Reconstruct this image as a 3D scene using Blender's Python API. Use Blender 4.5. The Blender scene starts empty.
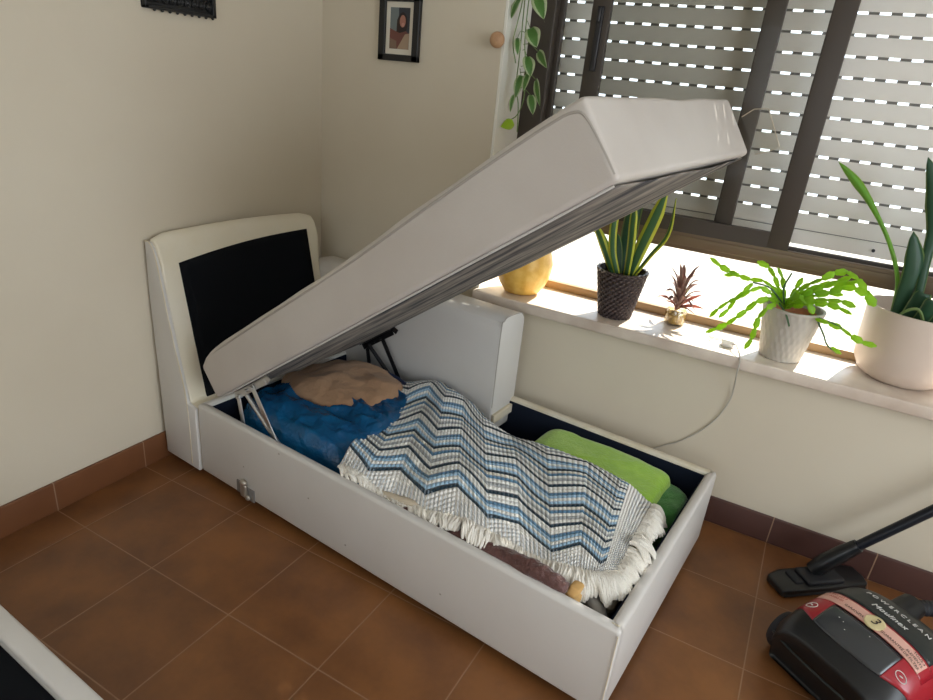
import bpy, bmesh, math, random
from mathutils import Vector, Matrix, noise
R = random.Random(7)
SC = bpy.context.scene
COL = SC.collection

# ------------------------------------------------------------------ materials
def mat(name, col=(.5, .5, .5), rough=.6, metal=0., bump=None, var=None, sheen=0., trans=None, spec=None, coat=0.):
    """col base colour; bump=(scale,strength,distance); var=(scale, other colour, detail)"""
    m = bpy.data.materials.new(name); m.use_nodes = True
    nt = m.node_tree; b = nt.nodes['Principled BSDF']
    b.inputs['Base Color'].default_value = (*col, 1); b.inputs['Roughness'].default_value = rough
    b.inputs['Metallic'].default_value = metal
    if spec is not None: b.inputs['Specular IOR Level'].default_value = spec
    if sheen: b.inputs['Sheen Weight'].default_value = sheen
    if coat: b.inputs['Coat Weight'].default_value = coat; b.inputs['Coat Roughness'].default_value = .15
    tc = nt.nodes.new('ShaderNodeTexCoord')
    if var:
        n = nt.nodes.new('ShaderNodeTexNoise'); n.inputs['Scale'].default_value = var[0]; n.inputs['Detail'].default_value = var[2] if len(var) > 2 else 4
        nt.links.new(tc.outputs['Object'], n.inputs['Vector'])
        r = nt.nodes.new('ShaderNodeValToRGB'); r.color_ramp.elements[0].position = .36; r.color_ramp.elements[1].position = .66
        r.color_ramp.elements[0].color = (*col, 1); r.color_ramp.elements[1].color = (*var[1], 1)
        nt.links.new(n.outputs['Fac'], r.inputs['Fac']); nt.links.new(r.outputs['Color'], b.inputs['Base Color'])
    if bump:
        n2 = nt.nodes.new('ShaderNodeTexNoise'); n2.inputs['Scale'].default_value = bump[0]; n2.inputs['Detail'].default_value = 5
        nt.links.new(tc.outputs['Object'], n2.inputs['Vector'])
        bp = nt.nodes.new('ShaderNodeBump'); bp.inputs['Strength'].default_value = bump[1]; bp.inputs['Distance'].default_value = bump[2]
        nt.links.new(n2.outputs['Fac'], bp.inputs['Height']); nt.links.new(bp.outputs['Normal'], b.inputs['Normal'])
    if trans:   # thin translucent material: mix with a translucent BSDF
        t = nt.nodes.new('ShaderNodeBsdfTranslucent'); t.inputs['Color'].default_value = (*trans[1], 1)
        mx = nt.nodes.new('ShaderNodeMixShader'); mx.inputs['Fac'].default_value = trans[0]
        nt.links.new(b.outputs[0], mx.inputs[1]); nt.links.new(t.outputs[0], mx.inputs[2])
        nt.links.new(mx.outputs[0], nt.nodes['Material Output'].inputs['Surface'])
    return m

def glass_mat(name, tint=(.95, .97, .96), refl=.06, rough=.0, opac=None):
    m = bpy.data.materials.new(name); m.use_nodes = True; nt = m.node_tree
    for n in list(nt.nodes):
        if n.type == 'BSDF_PRINCIPLED': nt.nodes.remove(n)
    tr = nt.nodes.new('ShaderNodeBsdfTransparent'); tr.inputs['Color'].default_value = (*tint, 1)
    gl = nt.nodes.new('ShaderNodeBsdfGlossy'); gl.inputs['Roughness'].default_value = rough
    fr = nt.nodes.new('ShaderNodeLayerWeight'); fr.inputs['Blend'].default_value = .25
    mul = nt.nodes.new('ShaderNodeMath'); mul.operation = 'MULTIPLY_ADD'; mul.inputs[1].default_value = .35; mul.inputs[2].default_value = refl
    mx = nt.nodes.new('ShaderNodeMixShader')
    mul.inputs[1].default_value = .35 if refl > .03 else .015; nt.links.new(fr.outputs['Fresnel'], mul.inputs[0]); nt.links.new(mul.outputs[0], mx.inputs['Fac'])
    nt.links.new(tr.outputs[0], mx.inputs[1]); nt.links.new(gl.outputs[0], mx.inputs[2])
    nt.links.new(mx.outputs[0], nt.nodes['Material Output'].inputs['Surface'])
    return m

class NB:   # tiny node-math builder
    def __init__(s, nt): s.nt = nt
    def m(s, op, a, b=None, c=None):
        n = s.nt.nodes.new('ShaderNodeMath'); n.operation = op
        for i, v in enumerate((a, b, c)):
            if v is None: continue
            if isinstance(v, (int, float)): n.inputs[i].default_value = v
            else: s.nt.links.new(v, n.inputs[i])
        return n.outputs[0]
    def mix(s, f, a, b):
        n = s.nt.nodes.new('ShaderNodeMix'); n.data_type = 'RGBA'
        for i, v in ((0, f), (6, a), (7, b)):
            if isinstance(v, tuple): n.inputs[i].default_value = (*v, 1)
            elif isinstance(v, (int, float)): n.inputs[i].default_value = v
            else: s.nt.links.new(v, n.inputs[i])
        return n.outputs[2]

TS = .339   # floor tile
def floor_mat():
    m = bpy.data.materials.new('terracotta_tile'); m.use_nodes = True; nt = m.node_tree; k = NB(nt)
    b = nt.nodes['Principled BSDF']
    g = nt.nodes.new('ShaderNodeNewGeometry'); sp = nt.nodes.new('ShaderNodeSeparateXYZ'); nt.links.new(g.outputs['Position'], sp.inputs[0])
    x = k.m('DIVIDE', k.m('SUBTRACT', sp.outputs[0], .499 - 5 * TS), TS)
    y = k.m('DIVIDE', k.m('SUBTRACT', sp.outputs[1], -1.366 - 20 * TS), TS)
    fx = k.m('FRACT', x); fy = k.m('FRACT', y)
    dx = k.m('MINIMUM', fx, k.m('SUBTRACT', 1., fx)); dy = k.m('MINIMUM', fy, k.m('SUBTRACT', 1., fy))
    d = k.m('MINIMUM', dx, dy)
    gr = k.m('LESS_THAN', d, .0055)
    cb = nt.nodes.new('ShaderNodeCombineXYZ'); nt.links.new(k.m('FLOOR', x), cb.inputs[0]); nt.links.new(k.m('FLOOR', y), cb.inputs[1])
    wn = nt.nodes.new('ShaderNodeTexWhiteNoise'); nt.links.new(cb.outputs[0], wn.inputs['Vector'])
    n1 = nt.nodes.new('ShaderNodeTexNoise'); n1.inputs['Scale'].default_value = 5.5; n1.inputs['Detail'].default_value = 6; nt.links.new(g.outputs['Position'], n1.inputs['Vector'])
    n2 = nt.nodes.new('ShaderNodeTexNoise'); n2.inputs['Scale'].default_value = 60; n2.inputs['Detail'].default_value = 6; nt.links.new(g.outputs['Position'], n2.inputs['Vector'])
    rmp = nt.nodes.new('ShaderNodeValToRGB'); e = rmp.color_ramp.elements
    e[0].position = .33; e[0].color = (.128, .051, .020, 1); e[1].position = .68; e[1].color = (.228, .092, .029, 1)
    f = k.m('ADD', k.m('MULTIPLY', n1.outputs['Fac'], .85), k.m('ADD', k.m('MULTIPLY', n2.outputs['Fac'], .12), k.m('MULTIPLY', wn.outputs['Value'], .1)))
    nt.links.new(f, rmp.inputs['Fac'])
    col = k.mix(gr, rmp.outputs['Color'], (.27, .15, .085))
    nt.links.new(col, b.inputs['Base Color'])
    b.inputs['Roughness'].default_value = .34
    nt.links.new(k.m('ADD', k.m('MULTIPLY', n1.outputs['Fac'], .3), .2), b.inputs['Roughness'])
    h = k.m('ADD', k.m('MULTIPLY', k.m('MINIMUM', d, .012), 60.), k.m('MULTIPLY', n1.outputs['Fac'], .8))
    bp = nt.nodes.new('ShaderNodeBump'); bp.inputs['Strength'].default_value = .35; bp.inputs['Distance'].default_value = .003
    nt.links.new(h, bp.inputs['Height']); nt.links.new(bp.outputs['Normal'], b.inputs['Normal'])
    return m

def skirt_mat(name, axis, off, base, other):
    m = bpy.data.materials.new(name); m.use_nodes = True; nt = m.node_tree; k = NB(nt); b = nt.nodes['Principled BSDF']
    g = nt.nodes.new('ShaderNodeNewGeometry'); sp = nt.nodes.new('ShaderNodeSeparateXYZ'); nt.links.new(g.outputs['Position'], sp.inputs[0])
    fx = k.m('FRACT', k.m('DIVIDE', k.m('SUBTRACT', sp.outputs[axis], off), TS))
    gr = k.m('LESS_THAN', k.m('MINIMUM', fx, k.m('SUBTRACT', 1., fx)), .006)
    n = nt.nodes.new('ShaderNodeTexNoise'); n.inputs['Scale'].default_value = 7; nt.links.new(g.outputs['Position'], n.inputs['Vector'])
    c = k.mix(n.outputs['Fac'], base, other)
    nt.links.new(k.mix(gr, c, (.30, .19, .12)), b.inputs['Base Color']); b.inputs['Roughness'].default_value = .4
    return m

M = {}
M['wall'] = mat('cream_plaster', (.61, .54, .42), .9, bump=(9, .25, .004), var=(1.3, (.65, .585, .465), 6))
M['jamb'] = mat('white_plaster', (.78, .76, .68), .85, bump=(14, .3, .004))
M['ceiling'] = mat('ceiling_paint', (.75, .73, .68), .9)
M['floor'] = floor_mat()
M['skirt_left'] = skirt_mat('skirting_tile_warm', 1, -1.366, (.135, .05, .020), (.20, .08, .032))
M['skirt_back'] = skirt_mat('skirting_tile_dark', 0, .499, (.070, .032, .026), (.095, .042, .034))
M['marble'] = mat('pale_marble', (.76, .67, .57), .30, var=(6, (.55, .45, .37), 8), coat=.2)
M['frame'] = mat('bronze_aluminium', (.050, .038, .028), .45, metal=.1)
M['track'] = mat('bronze_track', (.155, .105, .060), .42, metal=.2)
M['lowframe'] = mat('sunlit_bronze', (.34, .22, .11), .5, metal=.15)  # brown frame, lightened in colour for the warm sun on it
M['blackplastic'] = mat('black_plastic', (.012, .012, .014), .35)
M['link'] = mat('shaded_link_pvc', (.16, .155, .14), .7)  # webs coloured darker than the slats for the shadow in their groove
M['slat'] = mat('shutter_pvc', (.76, .74, .69), .6, trans=(.055, (.85, .83, .76)))
M['glass'] = glass_mat('window_glass', refl=.003, tint=(.985, .99, .985))
M['film'] = glass_mat('clear_film', tint=(.95, .95, .93), refl=.035, rough=.15)
M['jarglass'] = glass_mat('jar_glass', tint=(.93, .90, .80), refl=.08)
M['leather'] = mat('white_leather', (.60, .575, .54), .42, bump=(220, .22, .002), var=(2.2, (.64, .62, .59), 5))
M['leather_lid'] = mat('greige_leather', (.50, .455, .41), .5, bump=(200, .3, .002), var=(3, (.55, .51, .465), 5))
M['leather_old'] = mat('yellowed_leather', (.72, .655, .50), .48, bump=(160, .3, .002), var=(4, (.76, .71, .59), 5))
M['rim_old'] = mat('yellowed_edge', (.64, .56, .40), .55, bump=(120, .4, .002), var=(9, (.72, .67, .56), 5))
M['piping'] = mat('seam_piping', (.36, .33, .29), .6)
M['blackcloth'] = mat('black_lining', (.006, .007, .009), .95, bump=(300, .3, .001), spec=.1)
M['navy'] = mat('navy_lining', (.010, .014, .026), .95, spec=.1)
M['chrome'] = mat('zinc_plated_steel', (.62, .62, .62), .28, metal=1.)
M['darksteel'] = mat('dark_steel', (.05, .05, .055), .4, metal=.9)
M['knobmetal'] = mat('worn_nickel', (.42, .38, .32), .4, metal=.7)
M['greyplastic'] = mat('grey_plastic', (.20, .19, .18), .5)
M['bluebag'] = mat('blue_woven_plastic', (.004, .055, .15), .26, var=(6, (.006, .11, .26), 6), bump=(24, 1., .014))
M['strap'] = mat('navy_strap', (.01, .02, .06), .7)
M['tan'] = mat('tan_duvet', (.34, .195, .105), .85, var=(3.5, (.42, .26, .15), 6), bump=(13, .9, .02), sheen=.1)
M['fleece'] = mat('lime_fleece', (.29, .55, .03), .95, bump=(130, .7, .004), var=(30, (.36, .62, .05), 4), sheen=.5)
M['towel'] = mat('green_towel', (.055, .22, .05), .95, bump=(150, .8, .004), var=(40, (.085, .30, .075), 4), sheen=.4)
M['quilt'] = mat('brown_quilted_satin', (.085, .028, .022), .38, var=(26, (.13, .05, .042), 3), sheen=.3, bump=(85, 1., .008))
M['beigecloth'] = mat('beige_cloth', (.62, .53, .40), .9, bump=(60, .4, .003))
M['ochre'] = mat('ochre_cloth', (.60, .36, .13), .9, bump=(60, .4, .003))
M['greysatin'] = mat('grey_satin', (.30, .285, .265), .45, bump=(12, .4, .01))
M['yarn'] = mat('white_yarn', (.74, .70, .62), .9, bump=(180, .7, .003), var=(25, (.80, .77, .70), 4))
M['yellowpot'] = mat('yellow_glaze', (.68, .38, .06), .45, bump=(40, .5, .004), var=(30, (.78, .50, .12), 4))
M['wicker'] = mat('brown_wicker', (.052, .036, .034), .45)
M['ribpot'] = mat('grey_ceramic', (.46, .42, .36), .55)
M['creampot'] = mat('cream_ceramic', (.64, .53, .44), .4, var=(5, (.60, .49, .41), 3))
M['innerpot'] = mat('terracotta_inner', (.50, .20, .11), .8)
M['soil'] = mat('potting_soil', (.045, .028, .018), .95, bump=(60, 1., .006))
M['gravel'] = mat('amber_gravel', (.35, .22, .07), .6, var=(90, (.72, .52, .2), 2), bump=(90, 1., .006))
M['cactus'] = mat('lime_cactus', (.24, .44, .03), .45, trans=(.5, (.65, .95, .05)))
M['cactusold'] = mat('old_cactus_stem', (.08, .16, .08), .55, trans=(.2, (.2, .4, .1)))
M['brom'] = mat('mauve_leaf', (.23, .13, .11), .55, trans=(.3, (.5, .25, .2)), var=(25, (.34, .22, .17), 2))
M['bromred'] = mat('red_leaf', (.33, .09, .065), .5, trans=(.3, (.6, .2, .12)))
M['bromgreen'] = mat('green_yellow_leaf', (.20, .30, .03), .5, trans=(.3, (.5, .7, .1)))
M['stem'] = mat('pothos_stem', (.16, .24, .07), .5)
M['cork'] = mat('turned_wood', (.52, .31, .17), .6, var=(40, (.42, .23, .12), 3))
M['blackwood'] = mat('black_painted_wood', (.012, .012, .013), .38)
M['mount'] = mat('cream_card', (.72, .67, .56), .9)
M['cable'] = mat('grey_cable', (.47, .44, .38), .5)
M['plug'] = mat('white_plug', (.75, .73, .68), .4)
M['vacblack'] = mat('vacuum_black', (.010, .011, .012), .35)
M['vacgreen'] = mat('vacuum_charcoal', (.016, .022, .022), .4)
M['vacred'] = mat('vacuum_red', (.36, .012, .025), .3, coat=.4)
M['vacgrey'] = mat('vacuum_smoke_lid', (.035, .040, .045), .22, coat=.5)
M['pink'] = mat('pink_label', (.72, .42, .34), .5)
M['cream_label'] = mat('cream_badge', (.70, .60, .33), .5)
M['ink'] = mat('dark_print', (.03, .015, .015), .6)
M['redink'] = mat('red_print', (.45, .05, .05), .6)
M['white'] = mat('white_print', (.70, .70, .68), .5)
M['rubber'] = mat('black_rubber', (.013, .014, .018), .6)
M['tube'] = mat('blue_black_tube', (.012, .015, .022), .3, metal=.3)
M['terrace'] = mat('pale_render', (.80, .78, .74), .9)

# snake plant / pothos leaf materials driven by UV
def leaf_mat(name, mid, edge, w, transc, bands=None):
    m = bpy.data.materials.new(name); m.use_nodes = True; nt = m.node_tree; k = NB(nt); b = nt.nodes['Principled BSDF']
    uv = nt.nodes.new('ShaderNodeUVMap'); sp = nt.nodes.new('ShaderNodeSeparateXYZ'); nt.links.new(uv.outputs[0], sp.inputs[0])
    d = k.m('ABSOLUTE', k.m('SUBTRACT', sp.outputs[0], .5))
    n = nt.nodes.new('ShaderNodeTexNoise'); n.inputs['Scale'].default_value = 22; n.inputs['Detail'].default_value = 3
    mp = nt.nodes.new('ShaderNodeMapping'); mp.inputs['Scale'].default_value = bands or (1, 1, 1); nt.links.new(uv.outputs[0], mp.inputs[0]); nt.links.new(mp.outputs[0], n.inputs['Vector'])
    dn = k.m('ADD', d, k.m('MULTIPLY', k.m('SUBTRACT', n.outputs['Fac'], .5), .16 if bands is None else .05))
    f = k.m('GREATER_THAN', dn, w)
    mid2 = k.mix(n.outputs['Fac'], mid, tuple(c * 1.9 + .004 for c in mid))
    c = k.mix(f, mid2, edge)
    nt.links.new(c, b.inputs['Base Color']); b.inputs['Roughness'].default_value = .42
    t = nt.nodes.new('ShaderNodeBsdfTranslucent'); mc = k.mix(.5, c, transc); nt.links.new(mc, t.inputs['Color'])
    mx = nt.nodes.new('ShaderNodeMixShader'); mx.inputs['Fac'].default_value = .28
    nt.links.new(b.outputs[0], mx.inputs[1]); nt.links.new(t.outputs[0], mx.inputs[2]); nt.links.new(mx.outputs[0], nt.nodes['Material Output'].inputs['Surface'])
    return m
M['snake'] = leaf_mat('yellow_edged_leaf', (.035, .10, .035), (.58, .60, .05), .27, (.3, .55, .05), (2, 14, 1))
M['snakedark'] = leaf_mat('dark_snake_leaf', (.018, .058, .028), (.17, .25, .08), .42, (.1, .3, .05), (1.2, 10, 1))
M['snakelight'] = leaf_mat('bright_snake_leaf', (.10, .25, .02), (.25, .42, .04), .40, (.4, .8, .05), (1.2, 10, 1))
M['pothos'] = leaf_mat('variegated_pothos', (.07, .17, .035), (.50, .58, .34), .30, (.4, .6, .2))
M['pothosyellow'] = leaf_mat('yellow_pothos', (.26, .42, .02), (.42, .60, .05), .36, (.6, .8, .05))

def zig_mat():
    m = bpy.data.materials.new('zigzag_crochet'); m.use_nodes = True; nt = m.node_tree; k = NB(nt); b = nt.nodes['Principled BSDF']
    uv = nt.nodes.new('ShaderNodeUVMap'); sp = nt.nodes.new('ShaderNodeSeparateXYZ'); nt.links.new(uv.outputs[0], sp.inputs[0])
    u, v = sp.outputs[0], sp.outputs[1]          # metres: u along, v across from the fringed front edge
    P = .205
    tri = k.m('ABSOLUTE', k.m('SUBTRACT', k.m('FRACT', k.m('DIVIDE', u, P)), .5))   # 0..0.5
    vv = k.m('SUBTRACT', v, k.m('MULTIPLY', tri, .115))
    c = k.m('FRACT', k.m('DIVIDE', k.m('SUBTRACT', vv, .035), .182))
    r = nt.nodes.new('ShaderNodeValToRGB'); r.color_ramp.interpolation = 'CONSTANT'
    wht = (.86, .85, .80, 1); cr = (.74, .71, .62, 1); lb = (.36, .55, .72, 1); mb = (.10, .22, .34, 1); dk = (.010, .035, .055, 1); gy = (.38, .40, .40, 1)
    seq = [dk, lb, wht, lb, mb, wht, wht, dk, wht, gy, wht, mb, cr]
    el = r.color_ramp.elements
    el[0].position = 0; el[0].color = seq[0]; el[1].position = 1 / len(seq); el[1].color = seq[1]
    for i in range(2, len(seq)):
        q = el.new(i / len(seq)); q.color = seq[i]
    nt.links.new(c, r.inputs['Fac'])
    front = k.m('LESS_THAN', vv, .035)
    ribs = k.m('GREATER_THAN', k.m('FRACT', k.m('DIVIDE', u, .011)), .62)
    fr = k.m('MULTIPLY', k.m('LESS_THAN', v, .05), ribs)
    base = k.mix(front, r.outputs['Color'], (.84, .82, .77))
    base = k.mix(k.m('MULTIPLY', fr, .55), base, (.34, .40, .46))
    right = k.m('GREATER_THAN', u, .955)
    base = k.mix(right, base, (.86, .84, .78))
    rr = k.m('MULTIPLY', k.m('GREATER_THAN', u, .99), k.m('GREATER_THAN', k.m('FRACT', k.m('DIVIDE', v, .012)), .6))
    base = k.mix(k.m('MULTIPLY', rr, .6), base, (.34, .40, .46))
    # crochet cells: shade in the gaps between stitches painted into the colour
    su = k.m('ABSOLUTE', k.m('SINE', k.m('MULTIPLY', u, math.pi / .014)))
    sv = k.m('ABSOLUTE', k.m('SINE', k.m('MULTIPLY', k.m('SUBTRACT', vv, .035), math.pi / .014)))
    h = k.m('MULTIPLY', k.m('POWER', su, .5), k.m('POWER', sv, .5))
    gap_shade = k.mix(k.m('MULTIPLY', k.m('LESS_THAN', h, .38), k.m('MULTIPLY', k.m('SUBTRACT', 1., front), .22)), base, (.12, .12, .12))
    nt.links.new(gap_shade, b.inputs['Base Color']); b.inputs['Roughness'].default_value = .92; b.inputs['Sheen Weight'].default_value = .2
    bp = nt.nodes.new('ShaderNodeBump'); bp.inputs['Strength'].default_value = .9; bp.inputs['Distance'].default_value = .005
    nt.links.new(h, bp.inputs['Height']); nt.links.new(bp.outputs['Normal'], b.inputs['Normal'])
    return m
M['zig'] = zig_mat()

def underside_mat():
    m = mat('dusty_black_fabric', (.05, .05, .055), .95, bump=(200, .3, .002)); nt = m.node_tree; b = nt.nodes['Principled BSDF']; k = NB(nt)
    tc = nt.nodes.new('ShaderNodeTexCoord'); mp = nt.nodes.new('ShaderNodeMapping'); mp.inputs['Scale'].default_value = (.8, 4, .8)
    nt.links.new(tc.outputs['Object'], mp.inputs[0])
    n = nt.nodes.new('ShaderNodeTexNoise'); n.inputs['Scale'].default_value = 4; n.inputs['Detail'].default_value = 8; n.inputs['Roughness'].default_value = .65; nt.links.new(mp.outputs[0], n.inputs['Vector'])
    r = nt.nodes.new('ShaderNodeValToRGB'); r.color_ramp.elements[0].position = .38; r.color_ramp.elements[0].color = (.028, .028, .032, 1); r.color_ramp.elements[1].position = .66; r.color_ramp.elements[1].color = (.32, .28, .235, 1)
    nt.links.new(n.outputs['Fac'], r.inputs['Fac']); nt.links.new(r.outputs['Color'], b.inputs['Base Color'])
    return m
M['underside'] = underside_mat()

# ------------------------------------------------------------------ object helpers
def link(name, me, m=None, parent=None, smooth=False):
    o = bpy.data.objects.new(name, me); COL.objects.link(o)
    if m is not None: me.materials.append(M[m] if isinstance(m, str) else m)
    if parent is not None: o.parent = parent
    if smooth:
        for p in me.polygons: p.use_smooth = True
    return o
def tag(o, label, cat, group=None):
    o['label'] = label; o['category'] = cat
    if group: o['group'] = group
    return o
def thing(name, label, cat, loc=(0, 0, 0), rz=0, group=None):
    o = bpy.data.objects.new(name, None); COL.objects.link(o); o.location = loc; o.rotation_euler = (0, 0, rz); o.empty_display_size = .05
    return tag(o, label, cat, group)
def struct(o): o['kind'] = 'structure'; return o
def pydata(name, vs, fs, m, parent=None, smooth=False, uvs=None):
    me = bpy.data.meshes.new(name); me.from_pydata([tuple(v) for v in vs], [], fs); me.update()
    if uvs:
        l = me.uv_layers.new(name='UVMap')
        for lp in me.loops: l.data[lp.index].uv = uvs[lp.vertex_index]
    return link(name, me, m, parent, smooth)
class MB:
    """collects shapes and links them as ONE mesh"""
    def __init__(s): s.bm = bmesh.new()
    def box(s, c, d, bev=0., rot=None, seg=3):
        t = bmesh.new(); bmesh.ops.create_cube(t, size=1)
        bmesh.ops.scale(t, vec=d, verts=t.verts)
        if bev: bmesh.ops.bevel(t, geom=t.edges[:], offset=bev, segments=seg, affect='EDGES', profile=.5)
        if rot is not None: bmesh.ops.transform(t, matrix=rot.to_4x4(), verts=t.verts)
        bmesh.ops.translate(t, vec=c, verts=t.verts); s.add(t); return s
    def bb(s, a, b, bev=0., seg=3):   # by two corners
        return s.box([(p + q) / 2 for p, q in zip(a, b)], [abs(q - p) for p, q in zip(a, b)], bev, seg=seg)
    def add(s, t):
        me = bpy.data.meshes.new('t'); t.to_mesh(me); t.free(); s.bm.from_mesh(me); bpy.data.meshes.remove(me); return s
    def tube(s, pts, r, n=8, caps=True):
        pts = [Vector(p) for p in pts]; N = len(pts); rs = r if isinstance(r, (list, tuple)) else [r] * N
        rings = []; up = None
        for i, p in enumerate(pts):
            t = (pts[min(i + 1, N - 1)] - pts[max(i - 1, 0)]).normalized()
            if up is None: up = t.orthogonal().normalized()
            up = (up - t * up.dot(t)); up = up.normalized() if up.length > 1e-6 else t.orthogonal().normalized()
            sd = t.cross(up)
            rings.append([s.bm.verts.new(p + (up * math.cos(2 * math.pi * j / n) + sd * math.sin(2 * math.pi * j / n)) * rs[i]) for j in range(n)])
        for i in range(N - 1):
            for j in range(n): s.bm.faces.new((rings[i][j], rings[i][(j + 1) % n], rings[i + 1][(j + 1) % n], rings[i + 1][j]))
        if caps: s.bm.faces.new(rings[0][::-1]); s.bm.faces.new(rings[-1])
        return s
    def lathe(s, prof, n=40, mod=None, c=(0, 0, 0)):
        rings = []
        for i, (r, z) in enumerate(prof):
            ring = []
            for j in range(n):
                a = 2 * math.pi * j / n; rr = r + (mod(a, z, r) if mod else 0)
                ring.append(s.bm.verts.new((c[0] + rr * math.cos(a), c[1] + rr * math.sin(a), c[2] + z)))
            rings.append(ring)
        for i in range(len(prof) - 1):
            for j in range(n): s.bm.faces.new((rings[i][j], rings[i][(j + 1) % n], rings[i + 1][(j + 1) % n], rings[i + 1][j]))
        s.bm.faces.new(rings[0][::-1]); s.bm.faces.new(rings[-1]); return s
    def prism(s, poly, axis, lo, hi, bev=0.):
        t = bmesh.new()
        def P(q, h): return {0: (h, q[0], q[1]), 1: (q[0], h, q[1]), 2: (q[0], q[1], h)}[axis]
        a = [t.verts.new(P(q, lo)) for q in poly]; b = [t.verts.new(P(q, hi)) for q in poly]; n = len(poly)
        t.faces.new(a); t.faces.new(b[::-1])
        for i in range(n): t.faces.new((a[i], b[i], b[(i + 1) % n], a[(i + 1) % n]))
        bmesh.ops.recalc_face_normals(t, faces=t.faces)
        if bev: bmesh.ops.bevel(t, geom=[e for e in t.edges], offset=bev, segments=3, affect='EDGES', profile=.5, clamp_overlap=True)
        return s.add(t)
    def ball(s, c, r, sc=(1, 1, 1), seg=16, rot=None):
        t = bmesh.new(); bmesh.ops.create_uvsphere(t, u_segments=seg, v_segments=max(6, seg // 2), radius=r)
        bmesh.ops.scale(t, vec=sc, verts=t.verts)
        if rot is not None: bmesh.ops.transform(t, matrix=rot.to_4x4(), verts=t.verts)
        bmesh.ops.translate(t, vec=c, verts=t.verts); return s.add(t)
    def build(s, name, m, parent=None, smooth=True, ang=40):
        bmesh.ops.recalc_face_normals(s.bm, faces=s.bm.faces)
        me = bpy.data.meshes.new(name); s.bm.to_mesh(me); s.bm.free()
        o = link(name, me, m, parent, smooth)
        if smooth: me.set_sharp_from_angle(angle=math.radians(ang))
        return o
def spline(pts, n=6):
    pts = [Vector(p) for p in pts]; out = []
    P = [pts[0] * 2 - pts[1]] + pts + [pts[-1] * 2 - pts[-2]]
    for i in range(1, len(P) - 2):
        for j in range(n):
            t = j / n; a, b, c, d = P[i - 1], P[i], P[i + 1], P[i + 2]
            out.append(.5 * ((2 * b) + (c - a) * t + (2 * a - 5 * b + 4 * c - d) * t * t + (-a + 3 * b - 3 * c + d) * t ** 3))
    out.append(pts[-1]); return out
def sheet(name, fn, nu, nv, m, parent=None, thick=0., uvfn=None, close=True):
    """grid surface fn(u,v)->xyz for u,v in 0..1"""
    vs = []; uv = []
    for i in range(nu + 1):
        for j in range(nv + 1):
            u, v = i / nu, j / nv; vs.append(fn(u, v)); uv.append(uvfn(u, v) if uvfn else (u, v))
    fs = [(i * (nv + 1) + j, (i + 1) * (nv + 1) + j, (i + 1) * (nv + 1) + j + 1, i * (nv + 1) + j + 1) for i in range(nu) for j in range(nv)]
    o = pydata(name, vs, fs, m, parent, True, uv)
    if thick:
        md = o.modifiers.new('thickness', 'SOLIDIFY'); md.thickness = thick; md.offset = -1
    return o
def leaf(name, spine, width, m, parent, side=None, fold=.15, thick=.0015, prof=None, nw=4):
    """leaf blade along a spine; side = approximate width direction"""
    sp = spline(spine, 5); N = len(sp); vs = []; uv = []
    side = Vector(side) if side is not None else Vector((1, 0, 0))
    for i, p in enumerate(sp):
        t = (sp[min(i + 1, N - 1)] - sp[max(i - 1, 0)]).normalized()
        sd = (side - t * side.dot(t)).normalized(); nr = t.cross(sd); k = i / (N - 1)
        w = width * (prof(k) if prof else (min(1, (1 - k) * 4) ** .7) * (.72 + .28 * math.sin(k * math.pi)))
        for j in range(nw + 1):
            s = j / nw * 2 - 1
            vs.append(p + sd * s * w / 2 + nr * (abs(s) * fold * w)); uv.append((j / nw, k))
    fs = [(i * (nw + 1) + j, (i + 1) * (nw + 1) + j, (i + 1) * (nw + 1) + j + 1, i * (nw + 1) + j + 1) for i in range(N - 1) for j in range(nw)]
    o = pydata(name, vs, fs, m, parent, True, uv)
    md = o.modifiers.new('thickness', 'SOLIDIFY'); md.thickness = thick; md.offset = 0
    return o
def nz(*p): return noise.noise(Vector((tuple(p) + (0., 0.))[:3]))

# ------------------------------------------------------------------ room
XR, YF, ZC = 4.3, -3.9, 2.55
WX0, WX1, WZ0, WZ1, DEP = .865, 3.35, .70, 2.15, .27
struct(MB().bb((-.1, YF - .1, -.1), (XR + .1, .1, 0)).build('floor', 'floor', smooth=False))
struct(MB().bb((-.1, YF - .1, ZC), (XR + .1, .6, ZC + .1)).build('ceiling', 'ceiling', smooth=False))
struct(MB().bb((-.12, YF - .1, 0), (0, .5, ZC)).build('wall_left', 'wall', smooth=False))
w = MB()
w.bb((0, 0, 0), (XR, .33, WZ0 - .05)); w.bb((0, 0, WZ0 - .05), (WX0 - .012, .45, ZC)); w.bb((WX1, 0, WZ0 - .05), (XR, .45, ZC)); w.bb((WX0 - .012, 0, WZ1), (WX1, .45, ZC))
struct(w.build('wall_back', 'wall', smooth=False))
# painted reveal lining beside the window
struct(MB().bb((WX0 - .012, .002, WZ0), (WX0, .45, WZ1), .002).build('trim_1', 'jamb', smooth=False))
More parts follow.
